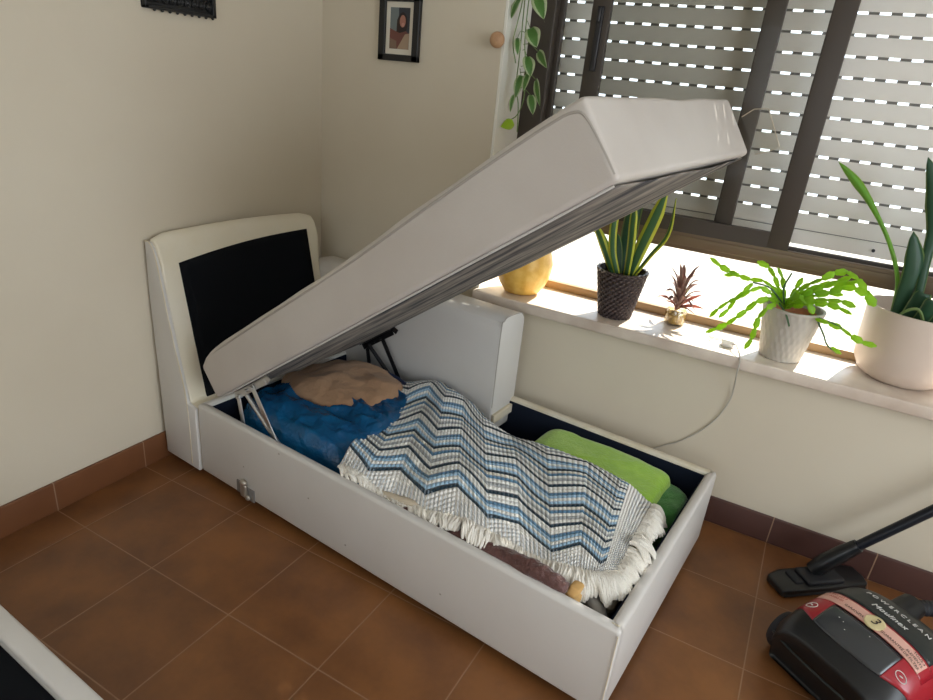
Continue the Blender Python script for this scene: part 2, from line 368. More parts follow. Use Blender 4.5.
# right wall with a big window opening behind/right of the camera, and front wall with another
w = MB()
w.bb((XR, YF, 0), (XR + .12, 0, .5)); w.bb((XR, YF, 2.3), (XR + .12, 0, ZC)); w.bb((XR, YF, .5), (XR + .12, -3.0, 2.3)); w.bb((XR, -.9, .5), (XR + .12, 0, 2.3))
struct(w.build('wall_right', 'wall', smooth=False))
w = MB()
w.bb((0, YF - .12, 0), (1.2, YF, ZC)); w.bb((2.8, YF - .12, 0), (XR, YF, ZC)); w.bb((1.2, YF - .12, 2.2), (2.8, YF, ZC)); w.bb((1.2, YF - .12, 0), (2.8, YF, .9))
struct(w.build('wall_front', 'wall', smooth=False))
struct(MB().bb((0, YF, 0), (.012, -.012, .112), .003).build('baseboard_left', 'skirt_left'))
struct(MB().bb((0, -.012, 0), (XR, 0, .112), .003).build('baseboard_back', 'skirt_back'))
struct(MB().bb((.858, -.045, .656), (WX1 + .03, .28, .70), .006).build('windowsill', 'marble'))
struct(MB().bb((.80, .28, .63), (WX1 + .05, .52, .69), .004).build('trim_2', 'marble'))

# ------------------------------------------------------------------ window
win = bpy.data.objects.new('window_1', None); COL.objects.link(win); struct(win); win.location = (WX0, .2, .70)
def W(a, b): return (a[0] - WX0, a[1] - .2, a[2] - .70), (b[0] - WX0, b[1] - .2, b[2] - .70)
# lower fixed light
f = MB()
f.bb(*W((WX0, .235, .70), (WX1, .275, .732)), .004)
f.build('bottom_frame', 'lowframe', win)
f = MB(); f.bb(*W((WX0, .22, .98), (WX1, .30, 1.012)), .004); f.bb(*W((WX0, .212, 1.008), (WX1, .235, 1.03)), .003); f.bb(*W((WX0, .25, 1.008), (WX1, .262, 1.035)), .002); f.bb(*W((WX0, .23, 1.0), (WX1, .30, 1.022)), .002)
f.bb(*W((WX0, .208, 1.02), (WX1, .232, 1.049)), .002); f.bb(*W((WX0, .205, 1.0), (WX1, .214, 1.036)), .002)
f.build('track_rail', 'track', win)
f = MB(); f.bb(*W((WX0, .276, .99), (WX1, .305, 1.053)), .003); f.build('outer_rail', 'frame', win)
MB().bb(*W((WX0, .252, .73), (WX1, .256, .985))).build('fixed_pane', 'glass', win, smooth=False)
f = MB(); f.bb(*W((WX0, .205, 1.0), (WX0 + .10, .285, WZ1)), .005); f.bb(*W((WX0, .20, WZ1 - .06), (WX1, .285, WZ1)), .004); f.bb(*W((WX1 - .06, .205, .98), (WX1, .285, WZ1)), .004)
f.build('window_frame', 'frame', win)
# sashes: inner (nearer the room) between the stile with the latch and the wide stile; outer one slid left
def sash(x0, x1, wl, wr, y0, y1, zb):
    s = MB(); s.bb(*W((x0, y0, zb), (x0 + wl, y1, WZ1 - .04)), .004); s.bb(*W((x1 - wr, y0, zb), (x1, y1, WZ1 - .04)), .004)
    s.bb(*W((x0 + wl - .003, y0 + .001, zb), (x1 - wr + .003, y1 - .001, zb + .056)), .0); s.bb(*W((x0 + wl - .003, y0 + .001, WZ1 - .09), (x1 - wr + .003, y1 - .001, WZ1 - .045)), .0)
    o = s.build('sash', 'frame', win)
    g = MB(); g.bb(*W((x0 + wl * .5, (y0 + y1) / 2 - .002, zb + .03), (x1 - wr * .5, (y0 + y1) / 2 + .002, WZ1 - .06))); g.build('glass_pane', 'glass', o, smooth=False)
    return o
s1 = sash(1.108, 1.975, .072, .072, .205, .232, 1.052 - .004)
h = MB(); h.bb(*W((1.135, .192, 1.58), (1.158, .206, 1.80)), .004); h.box(W((1.146, .186, 1.77), (0, 0, 0))[0], (.014, .016, .05), .004); h.build('latch', 'blackplastic', s1)
sash(.955, 1.764, .03, .064, .245, .272, 1.046)
# roller shutter: one curtain of slats with perforated links
def shutter():
    bm = bmesh.new(); P = .065; x0, x1 = WX0 - .01 - WX0, WX1 - WX0 + .01; Y = .335 - .2
    WB = bmesh.new()
    def strip(prof, xa, xb, bm=bm):
        a = [bm.verts.new((xa, y, z)) for y, z in prof]; b = [bm.verts.new((xb, y, z)) for y, z in prof]; n = len(prof)
        for i in range(n): bm.faces.new((a[i], a[(i + 1) % n], b[(i + 1) % n], b[i]))
        bm.faces.new(a[::-1]); bm.faces.new(b)
    z = 1.116 - .70
    # bottom bar
    strip([(Y - .006, z - .056), (Y + .006, z - .056), (Y + .006, z - .003), (Y - .006, z - .003)], x0, x1)
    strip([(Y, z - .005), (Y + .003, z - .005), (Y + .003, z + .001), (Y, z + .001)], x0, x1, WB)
    row = 0
    while z < WZ1 - .70:
        hh = P - .0085
        prof = [(Y - .0045 - .0035 * math.sin(math.pi * i / 8), z + hh * i / 8) for i in range(9)] + [(Y + .0035, z + hh), (Y + .0035, z)]
        strip(prof, x0, x1)
        x = x0 + (row % 2) * .011 + .012 - .0325
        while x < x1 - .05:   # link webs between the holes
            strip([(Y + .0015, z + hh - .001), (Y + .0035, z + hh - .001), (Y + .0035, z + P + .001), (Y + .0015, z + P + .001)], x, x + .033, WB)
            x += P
        z += P; row += 1
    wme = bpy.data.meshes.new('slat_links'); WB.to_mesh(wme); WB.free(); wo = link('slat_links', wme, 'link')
    me = bpy.data.meshes.new('roller_shutter'); bm.to_mesh(me); bm.free()
    o = link('roller_shutter', me, 'slat', win); wo.parent = o
    for p in me.polygons: p.use_smooth = True
    me.set_sharp_from_angle(angle=math.radians(35))
    MB().tube([(2.24 - WX0, Y - .008, 1.085 - .70), (2.24 - WX0, Y - .016, 1.085 - .70)], .006).build('shutter_screw', 'darksteel', o)
shutter()

# outdoors: sunlit pale terrace and parapet seen through the low pane
struct(MB().bb((-3, .55, -.25), (8, 6, -.15)).build('trim_3', 'terrace', smooth=False))
struct(MB().bb((-3, 2.2, -.15), (8, 2.35, .75)).build('trim_4', 'terrace', smooth=False))

# ------------------------------------------------------------------ storage chaise (local: a along, b across, z up)
TH = -0.0926
ch = thing('storage_chaise', 'white leather storage chaise with seat lid propped open and black panel on its backrest', 'sofa', (1.884, -1.102, 0), TH)
Wd, ZT, ZB, TK = .916, .322, .035, .034
b = MB()
b.bb((-1.655, 0, ZB), (0, TK, ZT), .012); b.bb((-1.655, .002, ZB), (-1.62, Wd - .002, ZT), .012)
b.build('front_panel', 'leather', ch)
b = MB(); b.bb((-TK, .001, ZB), (.0, Wd, ZT), .012); b.build('end_panel', 'leather', ch)
b = MB(); b.bb((-1.655, Wd - TK, ZB), (-.005, Wd, ZT), .010); b.build('back_panel', 'rim_old', ch)
# yellowed inner strip at the armrest foot
MB().bb((-.834, .738, .262), (-.818, Wd - .02, .300), .004).build('cross_strip', 'rim_old', ch)
li = MB(); i0, i1, j0, j1 = -1.62, -TK - .001, TK + .001, Wd - TK - .001
li.bb((i0, j0, .04), (i1, j1, .055)); li.bb((i0, j0, .05), (i1, j0 + .004, ZT - .012)); li.bb((i0, j1 - .004, .05), (i1, j1, ZT - .012)); li.bb((i0, j0, .05), (i0 + .004, j1, ZT - .012)); li.bb((i1 - .004, j0, .05), (i1, j1, ZT - .012))
li.build('storage_lining', 'navy', ch, smooth=False)
for (a, bb_) in ((-.16, .10), (-.16, .80), (-1.72, .10), (-1.72, .80)):
    MB().bb((a - .05, bb_ - .04, 0), (a + .05, bb_ + .04, ZB + .002), .004).build('foot', 'blackplastic', ch)
# black board set back under the front, stands in for the gap's shadow
MB().bb((-1.80, .05, .012), (-.06, Wd - .06, ZB + .002)).build('gap_shadow_board', 'blackcloth', ch, smooth=False)
# seam line near the corner and worn patch
s = MB(); s.tube([(-.004, -.0008, ZB + .01), (-.004, -.0008, ZT - .015)], .0018, 6); s.build('corner_seam', 'rim_old', ch)
s = MB(); s.box((-.020, .018, ZT - .003), (.022, .006, .009), .003); s.build('frayed_corner', 'rim_old', ch)
# backrest
prof = [(-1.864, ZB), (-1.655, ZB), (-1.655, .30), (-1.70, .31), (-1.745, .50), (-1.785, .69), (-1.812, .815), (-1.822, .855), (-1.836, .885), (-1.856, .903), (-1.876, .905), (-1.886, .885), (-1.882, .70), (-1.870, .35)]
br = MB()
t = bmesh.new(); n = len(prof); NB_ = 14
rings = []
for k in range(NB_ + 1):
    u = k / NB_; y = .004 + u * .735; end = min(u, 1 - u); bulge = 1 - max(0, (.06 - end) / .06) ** 2 * .5
    ring = []
    for (a, z) in prof:
        zz = z + (.012 * math.sin(math.pi * u) + .006 * u if z > .8 else 0)
        if end == 0: aa = a + (.010 if a < -1.80 else -.010 * (z > .31)) ; zz = zz - (.012 if z > .84 else 0)
        else: aa = a
        ring.append(t.verts.new((aa, y + (.012 if k == 1 and 0 else 0), zz)))
    rings.append(ring)
for k in range(NB_):
    for i in range(n): t.faces.new((rings[k][i], rings[k][(i + 1) % n], rings[k + 1][(i + 1) % n], rings[k + 1][i]))
t.faces.new(rings[0]); t.faces.new(rings[-1][::-1])
br.add(t); bk_o = br.build('backrest', 'leather_old', ch)
md = bk_o.modifiers.new('round', 'BEVEL'); md.width = .008; md.segments = 3; md.limit_method = 'ANGLE'; md.angle_limit = math.radians(50)
# plain white side cheek of the backrest
cheek = [(-1.865, ZB), (-1.657, ZB), (-1.657, .30), (-1.702, .31), (-1.812, .80), (-1.832, .865), (-1.852, .885), (-1.876, .885), (-1.882, .70), (-1.872, .35)]
MB().prism(cheek, 1, -.008, .006, .003).build('side_cheek', 'leather', ch)
s = MB(); s.tube(spline([(-1.876, -.008, .886), (-1.845, -.008, .882), (-1.816, -.008, .825), (-1.76, -.008, .56), (-1.705, -.008, .315), (-1.70, -.008, .05)], 5), .0022, 6); s.build('cheek_seam', 'rim_old', ch)
s = MB(); s.tube(spline([(-1.820, .003, .812), (-1.824, .07, .818), (-1.828, .4, .848), (-1.826, .69, .858), (-1.816, .738, .85)], 5), .0018, 6); s.build('top_seam', 'rim_old', ch)
# black uncovered panel (follows the slanted face, curved top edge)
def pan(u, v):
    bb_ = .072 + u * (.612 - 0.0 * v) ; ztop = .808 + .046 * u ** .9 + .012 * math.sin(math.pi * u) ; z = .285 + v * (ztop - .285)
    a = -1.70 - (z - .31) / (.815 - .31) * .112
    return (a + .0035, bb_, z)
sheet('black_panel', pan, 16, 16, 'blackcloth', ch, .004)
# armrest at the window side
ar = MB(); ar.prism([(.735, .21), (.882, .21), (.915, .32), (.915, .655), (.909, .675), (.893, .690), (.868, .700), (.80, .705), (.775, .703), (.752, .692), (.740, .676), (.735, .655)], 0, -1.85, -.832, .010); arm = ar.build('armrest', 'leather', ch)
s = MB(); s.tube(spline([(-.835, .738, .33), (-.835, .738, .655), (-.835, .754, .689), (-.835, .78, .701), (-.835, .87, .697), (-.835, .898, .682), (-.835, .909, .655), (-.835, .912, .60), (-.835, .912, .34)], 5), .002, 6); s.build('armrest_seam', 'piping', arm)
# seat lid, hinged near the backrest and propped at 36 degrees; local frame s along, t thick
LA = math.atan2(.961, 1.324); cs, sn = math.cos(LA), math.sin(LA)
LL, LT = 1.636, .165
lid = bpy.data.objects.new('seat_lid', None)
def LP(s_, b_, t_): return (-1.531 + s_ * cs - t_ * sn, b_, .392 + s_ * sn + t_ * cs)
# L-shaped cushion
poly = [(0, 0), (LL, 0), (LL, Wd), (.80, Wd), (.80, .725), (0, .725)]
def smooth01_(x): x = max(0, min(1, x)); return x * x * (3 - 2 * x)
t = bmesh.new(); NS, NBB = 44, 26
def inL(s_, b_): return not (s_ < .80 and b_ > .725)
ss = [LL * i / NS for i in range(NS + 1)]; ss = sorted(set([.80] + [x for x in ss if abs(x - .80) > .012])); bs = sorted(set([.725] + [Wd * j / NBB for j in range(NBB + 1) if abs(Wd * j / NBB - .725) > .012]))
vt = {}; vb = {}
faces = [(i, j) for i in range(len(ss) - 1) for j in range(len(bs) - 1) if inL((ss[i] + ss[i + 1]) / 2, (bs[j] + bs[j + 1]) / 2)]
def edged(s_, b_):
    d = min(s_, LL - s_, b_, Wd - b_)
    if s_ < .80: d = min(d, .725 - b_)
    elif b_ > .725: d = min(d, s_ - .80)
    return max(d, 0)
for (i, j) in faces:
    for (p, q) in ((i, j), (i + 1, j), (i + 1, j + 1), (i, j + 1)):
        if (p, q) not in vt:
            s_, b_ = ss[p], bs[q]; d = edged(s_, b_)
            top = LT - .006 + .026 * (1 - math.exp(-d / .13)) + .020 * smooth01_((s_ - .7) / .8) + .004 * nz(s_ * 5, b_ * 5, 1)
            top -= .035 * math.exp(-s_ / .05) * (1 if s_ < .3 else 0)
            vt[(p, q)] = t.verts.new((s_, b_, top)); vb[(p, q)] = t.verts.new((s_, b_, 0))
for (i, j) in faces:
    q = [(i, j), (i + 1, j), (i + 1, j + 1), (i, j + 1)]
    t.faces.new([vt[x] for x in q]); t.faces.new([vb[x] for x in reversed(q)])
    for (e0, e1, nb) in ((q[0], q[1], (i, j - 1)), (q[1], q[2], (i + 1, j)), (q[2], q[3], (i, j + 1)), (q[3], q[0], (i - 1, j))):
        if nb not in faces: t.faces.new((vb[e0], vb[e1], vt[e1], vt[e0]))
def smooth_(x): x = max(0, min(1, (x - .85) / .5)); return x * x * (3 - 2 * x)
bmesh.ops.recalc_face_normals(t, faces=t.faces)
ee = [e for e in t.edges if e.calc_face_angle(0) > .9]
bmesh.ops.bevel(t, geom=ee, offset=.020, segments=5, affect='EDGES', profile=.6, clamp_overlap=True)
for v in t.verts:   # sagging, wrinkled leather on the faces, more so near the hinge
    s_, b_, h_ = v.co
    if b_ < .03:
        v.co.y -= .006 * nz(s_ * 4, h_ * 9, 3) + .005 * math.sin(h_ / LT * math.pi)
    v.co.x += (.006 * nz(b_ * 6, h_ * 8, 5)) * (s_ < .05 or s_ > LL - .05)
    v.co.x += .048 * (v.co.y / Wd) * smooth_(s_); v.co.y += .035 * (v.co.y / Wd) ** 2 * smooth_(s_)
    v.co = Vector(LP(*v.co))
me = bpy.data.meshes.new('seat_lid'); t.to_mesh(me); t.free(); lid = link('seat_lid', me, 'leather_lid', ch, True); me.set_sharp_from_angle(angle=math.radians(50))
# piping: round the near side face
pp = [LP(.012, .002, .02), LP(.012, .002, .08), LP(.03, .002, .115), LP(.08, .001, .137), LP(.20, .0, .144)] + [LP(q_, -.001 + .003 * math.sin(q_ * 9), .146 + .020 * smooth01_((q_ - .7) / .8)) for q_ in (.4, .6, .8, 1., 1.2, 1.4)] + [LP(1.55, .001, .166), LP(1.605, .002, .160), LP(1.624, .003, .138), LP(1.629, .003, .07), LP(1.630, .003, .015)]
s = MB(); s.tube(spline(pp, 8), .0036, 6); s.build('lid_piping', 'piping', lid)
def under(u, v):
    s_ = .055 + u * (LL - .075); b_ = .018 + v * ((.70 if s_ < .80 else Wd - .02) - .018)
    return LP(s_ + .046 * (b_ / Wd) * smooth_(s_), b_ * (1 + .035 * (b_ / Wd) * smooth_(s_)), -.003 - .006 * math.sin(math.pi * v) * (1 + nz(s_ * 3, b_ * 4)))
sheet('lid_underside', under, 60, 20, 'underside', lid, .002)
s = MB(); s.tube(spline([LP(.03, .012, -.002)] + [LP(.1 + i * .15, .012 + .002 * math.sin(i * 2.2), -.004) for i in range(10)] + [LP(LL - .02, .012, -.003)], 4), .003, 5); s.build('staple_edge', 'leather', lid)
# clear plastic cover sticking out beyond the raised end
fl = [(-.215, .935, 1.480), (-.185, .935, 1.505), (-.145, .930, 1.510), (-.088, .925, 1.410), (-.11, .928, 1.396), (-.150, .932, 1.380)]
fo = pydata('plastic_cover', fl, [tuple(range(6))], 'film', lid); md = fo.modifiers.new('t', 'SOLIDIFY'); md.thickness = .0015
s = MB(); s.tube(fl, .0012, 5); s.build('cover_hem', 'beigecloth', fo)
# lift mechanisms
def mech(bp_, bm_, m):
    mo = MB()
    sg = 1 if bp_ < .3 else -1
    a0, z0 = -1.485, .400; a1, z1 = -1.325, .517
    # slotted bracket along the lid underside
    rot = Matrix.Rotation(-LA, 3, 'Y')
    mo.box(((a0 + a1) / 2, bp_, (z0 + z1) / 2), (.20, .003, .026), .001, rot)
    mo.box(((a0 + a1) / 2 - .004, bp_ + .010 * sg, (z0 + z1) / 2 + .012), (.20, .020, .003), .001, rot)
    mo.box((a1 + .008, bp_, z1 + .012), (.022, .004, .034), .001, Matrix.Rotation(-LA - .5, 3, 'Y'))
    root = mo.build(bm_, m, ch, smooth=False)
    def bar(p, q, w_, name, dy, r=None):
        p = Vector((p[0], bp_ + dy, p[1])); q = Vector((q[0], bp_ + dy, q[1])); x = MB()
        if r: x.tube([p, q], r, 10)
        else:
            d = q - p; an = math.atan2(d.z, d.x); x.box((p + q) / 2, (d.length + w_, .003, w_), .001, Matrix.Rotation(-an, 3, 'Y'))
        x.build(name, m, root)
    bar((-1.465, .405), (-1.425, .20), .020, 'rear_arm', -.004 * sg)
    bar((-1.385, .470), (-1.235, .245), .022, 'front_arm', -.005 * sg)
    bar((-1.445, .425), (-1.245, .26), 0, 'gas_strut', .010 * sg, .0085)
    x = MB(); x.bb((-1.46, bp_ - .002, .18), (-1.19, bp_ + .002, .27), .001); x.build('base_bracket', m, root, smooth=False)
    for (a, z) in ((-1.465, .405), (-1.385, .47), (-1.235, .247), (-1.425, .205), (-1.42, .447)):
        MB().tube([(a, bp_ - .012, z), (a, bp_ + .012, z)], .006, 10).build('pivot_rivet', m, root)
mech(.045, 'lift_bracket', 'chrome'); mech(.700, 'lift_bracket', 'darksteel')
# connector plate on the front
cp = MB(); cp.bb((-1.440, -.004, .045), (-1.405, .002, .095), .001); cp.bb((-1.385, -.004, .035), (-1.345, .002, .085), .001)
cpo = cp.build('connector_plate', 'greyplastic', ch)
cp = MB(); cp.ball((-1.393, -.010, .105), .016, (1, .7, .8), 14); cp.bb((-1.408, -.016, .045), (-1.378, -.002, .098), .006); cp.ball((-1.372, -.010, .050), .012, (1, .7, 1), 12)
cp.build('latch_knob', 'knobmetal', cpo)
for (a, z) in ((-1.40, .165), (-1.07, .19), (-1.21, .30), (-.52, .12), (-.9, .09)): MB().ball((a, -.0005, z), .0035, (1, .3, 1), 8).build('upholstery_nick', 'piping', ch)

# ------------------------------------------------------------------ contents of the chaise (same frame, each its own thing)
Rch = Matrix.Rotation(TH, 4, 'Z'); Och = Vector((1.884, -1.102, 0))
def cthing(o, label, cat, group=None):
    o.location = Och; o.rotation_euler = (0, 0, TH); return tag(o, label, cat, group)
def smooth01(x): x = max(0, min(1, x)); return x * x * (3 - 2 * x)
# blue bag
def bagz(a, b_):
    u = (a + 1.285) / .315; v = (b_ - .365) / .32
    r = (abs(u) ** 2.6 + abs(v) ** 2.6) ** (1 / 2.6)
    return r
def bag(u, v):
    ang = u * 2 * math.pi; r = v
    ca, sa = math.cos(ang), math.sin(ang)
    k = (abs(ca) ** 5 + abs(sa) ** 5) ** (-1 / 5)
    a = -1.285 + ca * k * r * .328; b_ = .375 + sa * k * r * .330
    z = .335 - .22 * r ** 12 + .030 * math.cos(r * 1.5) + .01 * smooth01((-1.35 - a) / .15) - .025 * smooth01((.14 - b_) / .1)
    z -= .03 * smooth01((-1.1 - a) / .5) * 0
    cr = .016 * nz(a * 6, b_ * 13, 2) - .034 * abs(nz(a * 9, b_ * 17, 7)) - .010 * abs(nz(a * 20 + b_ * 10, b_ * 32, 3)) + .012 - .005 * abs(nz(a * 60, b_ * 60, 3))
    z += cr * min(1, (1 - r) * 6 + .35)
    if b_ > .06 and r < .99: pass
    return (min(a, -.985 + .02 * nz(b_ * 9, 1, 1)), min(max(b_, .043), .69), max(z, .06))
bagob = sheet('storage_bag', bag, 120, 60, 'bluebag')
cthing(bagob, 'blue crinkled plastic storage bag stuffed under the raised seat lid', 'bag')
s = MB(); s.tube(spline([(-1.44, .56, .362), (-1.33, .615, .372), (-1.20, .615, .366), (-1.12, .575, .355)], 6), .007, 6); s.build('bag_strap', 'strap', bagob)
# tan duvet bulging out of the bag
def duv(u, v):
    ang = u * 2 * math.pi; ph = (v - .5) * math.pi
    x = math.cos(ang) * math.cos(ph); y = math.sin(ang) * math.cos(ph); z = math.sin(ph)
    e = lambda q, p: math.copysign(abs(q) ** p, q)
    x, y, z = e(x, .8), e(y, .8), e(z, .75)
    a = -1.36 + .225 * x + .03 * y; b_ = .450 + .190 * y + .0 * x
    zz = .350 + .062 * z * (1 - .25 * abs(x)) + .010 * nz(a * 9, b_ * 9, 4) - .022 * abs(nz(a * 4 + b_ * 9, b_ * 5 - a * 3, 9)) - .010 * abs(nz(a * 14, b_ * 12, 2))
    zz -= .012 * smooth01((-a - 1.40) / .15)
    return (a, b_, zz)
d = sheet('folded_duvet', duv, 72, 36, 'tan'); cthing(d, 'tan brown folded duvet bulging out of the blue storage bag', 'duvet')
# green fleece: rounded folded stack with layers
def softbox(name, c, d, m, rz=0, tilt=(0, 0), amp=.008, label='', cat='', e=.35, seed=1, nu=64, nv=32):
    def f(u, v):
        ang = u * 2 * math.pi; ph = (v - .5) * math.pi
        q = lambda w_, p: math.copysign(abs(w_) ** p, w_)
        x = q(math.cos(ang), e) * q(math.cos(ph), e * .8); y = q(math.sin(ang), e) * q(math.cos(ph), e * .8); z = q(math.sin(ph), e * 1.4)
        X, Y = x * d[0] / 2, y * d[1] / 2
        X, Y = X * math.cos(rz) - Y * math.sin(rz), X * math.sin(rz) + Y * math.cos(rz)
        k = amp * (nz(X * 8 + seed, Y * 8, z * 2) + .5 * nz(X * 20, Y * 20 + seed, z * 5))
        return (c[0] + X + k, c[1] + Y + k * .5, c[2] + z * d[2] / 2 + k + tilt[0] * X + tilt[1] * Y)
    o = sheet(name, f, nu, nv, m)
    if label: cthing(o, label, cat)
    return o
gf = softbox('fleece_blanket', (-.375, .735, .215), (.50, .25, .17), 'fleece', rz=-.03, tilt=(.00, .02), label='bright lime green fleece blanket folded at the window side of the chaise box', cat='blanket', e=.28)
tw = softbox('folded_towel', (-.105, .735, .165), (.12, .22, .19), 'towel', rz=.1, tilt=(0, .05), amp=.014, label='darker green towel crumpled between lime fleece and the box end', cat='towel', e=.45, seed=5)
# filler cloth heap under the zigzag blanket
hp = softbox('bedding_heap', (-.52, .36, .165), (.86, .56, .21), 'beigecloth', amp=.02, label='beige bedding heap lying beneath the zigzag blanket in the box', cat='bedding', e=.4, seed=9)
# ---- zigzag blanket
E_F = [(-.985, .050), (-.80, .060), (-.60, .072), (-.42, .092), (-.25, .120), (-.14, .150), (-.085, .19)]      # front edge
E_B = [(-1.235, .620), (-1.12, .695), (-.98, .688), (-.80, .655), (-.55, .64), (-.28, .628), (-.125, .60)]      # back edge
def interp(L, t_):
    p = spline([(a, b_, 0) for a, b_ in L], 8); x = t_ * (len(p) - 1); i = min(int(x), len(p) - 2); return p[i].lerp(p[i + 1], x - i)
def blz(a, b_):
    z = .338 + .022 * nz(a * 3.1, b_ * 3.5, 2.2) + .012 * nz(a * 8, b_ * 7, 5)
    z += .050 * math.exp(-((a + 1.10) / .16) ** 2 - ((b_ - .60) / .13) ** 2)
    z += .032 * math.exp(-((a + .66) / .30) ** 2 - ((b_ - .40) / .20) ** 2)
    z += .016 * math.sin((a * 1.2 + b_) * 9)
    z -= .035 * smooth01((a + .22) / .2)
    z -= .030 * smooth01((.16 - b_) / .12)
    z -= .06 * smooth01((b_ - .60) / .10) * smooth01((a + .9) / .2)
    z += .010 * smooth01((.2 - b_) / .14) * smooth01((-a - .7) / .2)
    return max(z, .300)
BU, BV = 1.07, .60
def blk(u, v):
    p = interp(E_F, u).lerp(interp(E_B, u), v)
    a, b_ = p.x, p.y
    b_ += .012 * math.sin(u * 14) * (1 - v) * v * 2
    z = blz(a, b_)
    # crochet relief
    uu, vv = u * BU, v * BV
    tr_ = abs((uu / .205) % 1 - .5); w2 = vv - tr_ * .115 - .035
    z += .0042 * (abs(math.sin(uu * math.pi / .014)) * abs(math.sin(w2 * math.pi / .014))) ** .5
    return (a, b_, z)
zb = sheet('zigzag_blanket', blk, 420, 240, 'zig', None, .010, uvfn=lambda u, v: (u * BU, v * BV))
cthing(zb, 'white and blue zigzag crochet blanket with white fringe on top of the box', 'blanket')
def tassel(p, dirv, ln, rad=.0050):
    t_ = MB(); dirv = Vector(dirv).normalized(); p = Vector(p); sd = Vector((-dirv.y, dirv.x, 0)).normalized()
    for k in range(4):
        o = sd * (k - 1.5) * rad * 1.1; j = lambda s_: R.uniform(-s_, s_)
        wv = sd * j(.006)
        pts = [p + o + Vector((0, 0, .003)), p + o + dirv * ln * .35 + Vector((0, 0, .004 + j(.003))) + wv, p + o * 1.3 + dirv * ln * .75 + Vector((0, 0, -ln * .16)) - wv * .5, p + o * 1.2 + dirv * ln + Vector((j(.004), j(.004), -ln * .42))]
        t_.tube(spline(pts, 3), [rad * .9] * 3 + [rad * 1.1] * 3 + [rad] * 3 + [rad * .55], 6)
    t_.build('tassel', 'yarn', zb)
NT = 62
for i in range(NT):
    u = (i + .5) / NT; x, y, z = blk(u, 0.0); e2 = blk(min(u + .01, 1), 0); tg = Vector((e2[0] - x, e2[1] - y, 0)).normalized(); nrm = Vector((tg.y, -tg.x, 0))
    ln = (.042 + .026 * smooth01((u - .3) / .4)) * R.uniform(.8, 1.25)
    # stay inside the front rim; where it is close they lie along it
    room = max(y - .040, .004); nrm = (nrm * min(1, room / ln) + tg * R.uniform(.0, .5) + tg * max(0, 1 - room / ln) * .8)
    tassel((x, y, z - .004), nrm, ln)
for i in range(24):
    v = (i + .3) / 24; x, y, z = blk(1.0, v); e2 = blk(1.0, min(v + .02, 1)); 
    ln = .055 * R.uniform(.8, 1.25); d0 = Vector((1, R.uniform(-.5, .1), 0))
    if i == 7: ln = .075
    room = max(-.045 - x, .01)
    tassel((x, y, z - .004 + (.012 if i in (6, 7) else 0)), d0, min(ln, room * 1.6) if i not in (6, 7) else ln)
# brown quilted satin roll against the front rim
pts = [(-.66, .062, .286), (-.54, .060, .294), (-.44, .058, .300), (-.35, .054, .310), (-.27, .048, .324), (-.20, .046, .324), (-.165, .050, .312)]
sp_ = spline(pts, 10); rr = [.010 + .0165 * math.sin(math.pi * min(1, (i / (len(sp_) - 1)) * .80 + .06)) for i in range(len(sp_))]; rr[-1] = .006; rr[-2] = .013; rr[-3] = .019
q = MB(); q.tube(sp_, rr, 20)
for v in q.bm.verts:
    a, b_, z = v.co; an = math.atan2(z - .315, b_ - .065)
    v.co.z += .0045 * abs(math.sin(a * 75 + an * 2)) + .003 * nz(a * 40, b_ * 40, z * 40); v.co.y += .002 * math.sin(a * 60 + an * 3)
qo = q.build('quilted_garment', 'quilt'); cthing(qo, 'dark brown quilted satin garment squeezed over the front rim of the box', 'clothing')
oc = softbox('ochre_cloth', (-.150, .062, .300), (.035, .045, .075), 'ochre', amp=.006, label='small ochre cloth corner at the end of the brown quilted garment', cat='cloth', e=.6, nu=24, nv=16)
def roll(name, pts, r, m, label, cat, amp=.004):
    sp2 = spline(pts, 8); n_ = len(sp2); q2 = MB(); q2.tube(sp2, [max(.004, r * math.sin(math.pi * (i + .6) / (n_ + .2)) ** .45) for i in range(n_)], 14)
    for v in q2.bm.verts:
        v.co.z += amp * nz(v.co.x * 18, v.co.y * 18, v.co.z * 18); v.co.y += amp * nz(v.co.x * 14, 3, v.co.z * 18)
    o = q2.build(name, m); cthing(o, label, cat); return o
roll('cream_sheet', [(-.86, .062, .288), (-.76, .066, .298), (-.66, .080, .300), (-.56, .088, .296), (-.46, .105, .29)], .022, 'beigecloth', 'cream cotton sheet edge peeking out below the blanket fringe', 'bedding')
roll('brown_scarf', [(-.80, .052, .284), (-.72, .052, .296), (-.64, .054, .290)], .014, 'quilt', 'small brown cloth edge under the blanket fringe left of the quilted garment', 'cloth')
roll('grey_satin_cloth', [(-.20, .16, .275), (-.14, .13, .268), (-.09, .095, .258), (-.062, .075, .238)], .024, 'greysatin', 'grey satin cloth in the near right corner of the box', 'cloth')
roll('grey_wool_scarf', [(-.17, .22, .255), (-.10, .18, .25), (-.07, .14, .235)], .026, 'beigecloth', 'dull beige wool scarf below the fringe at the right corner', 'scarf')

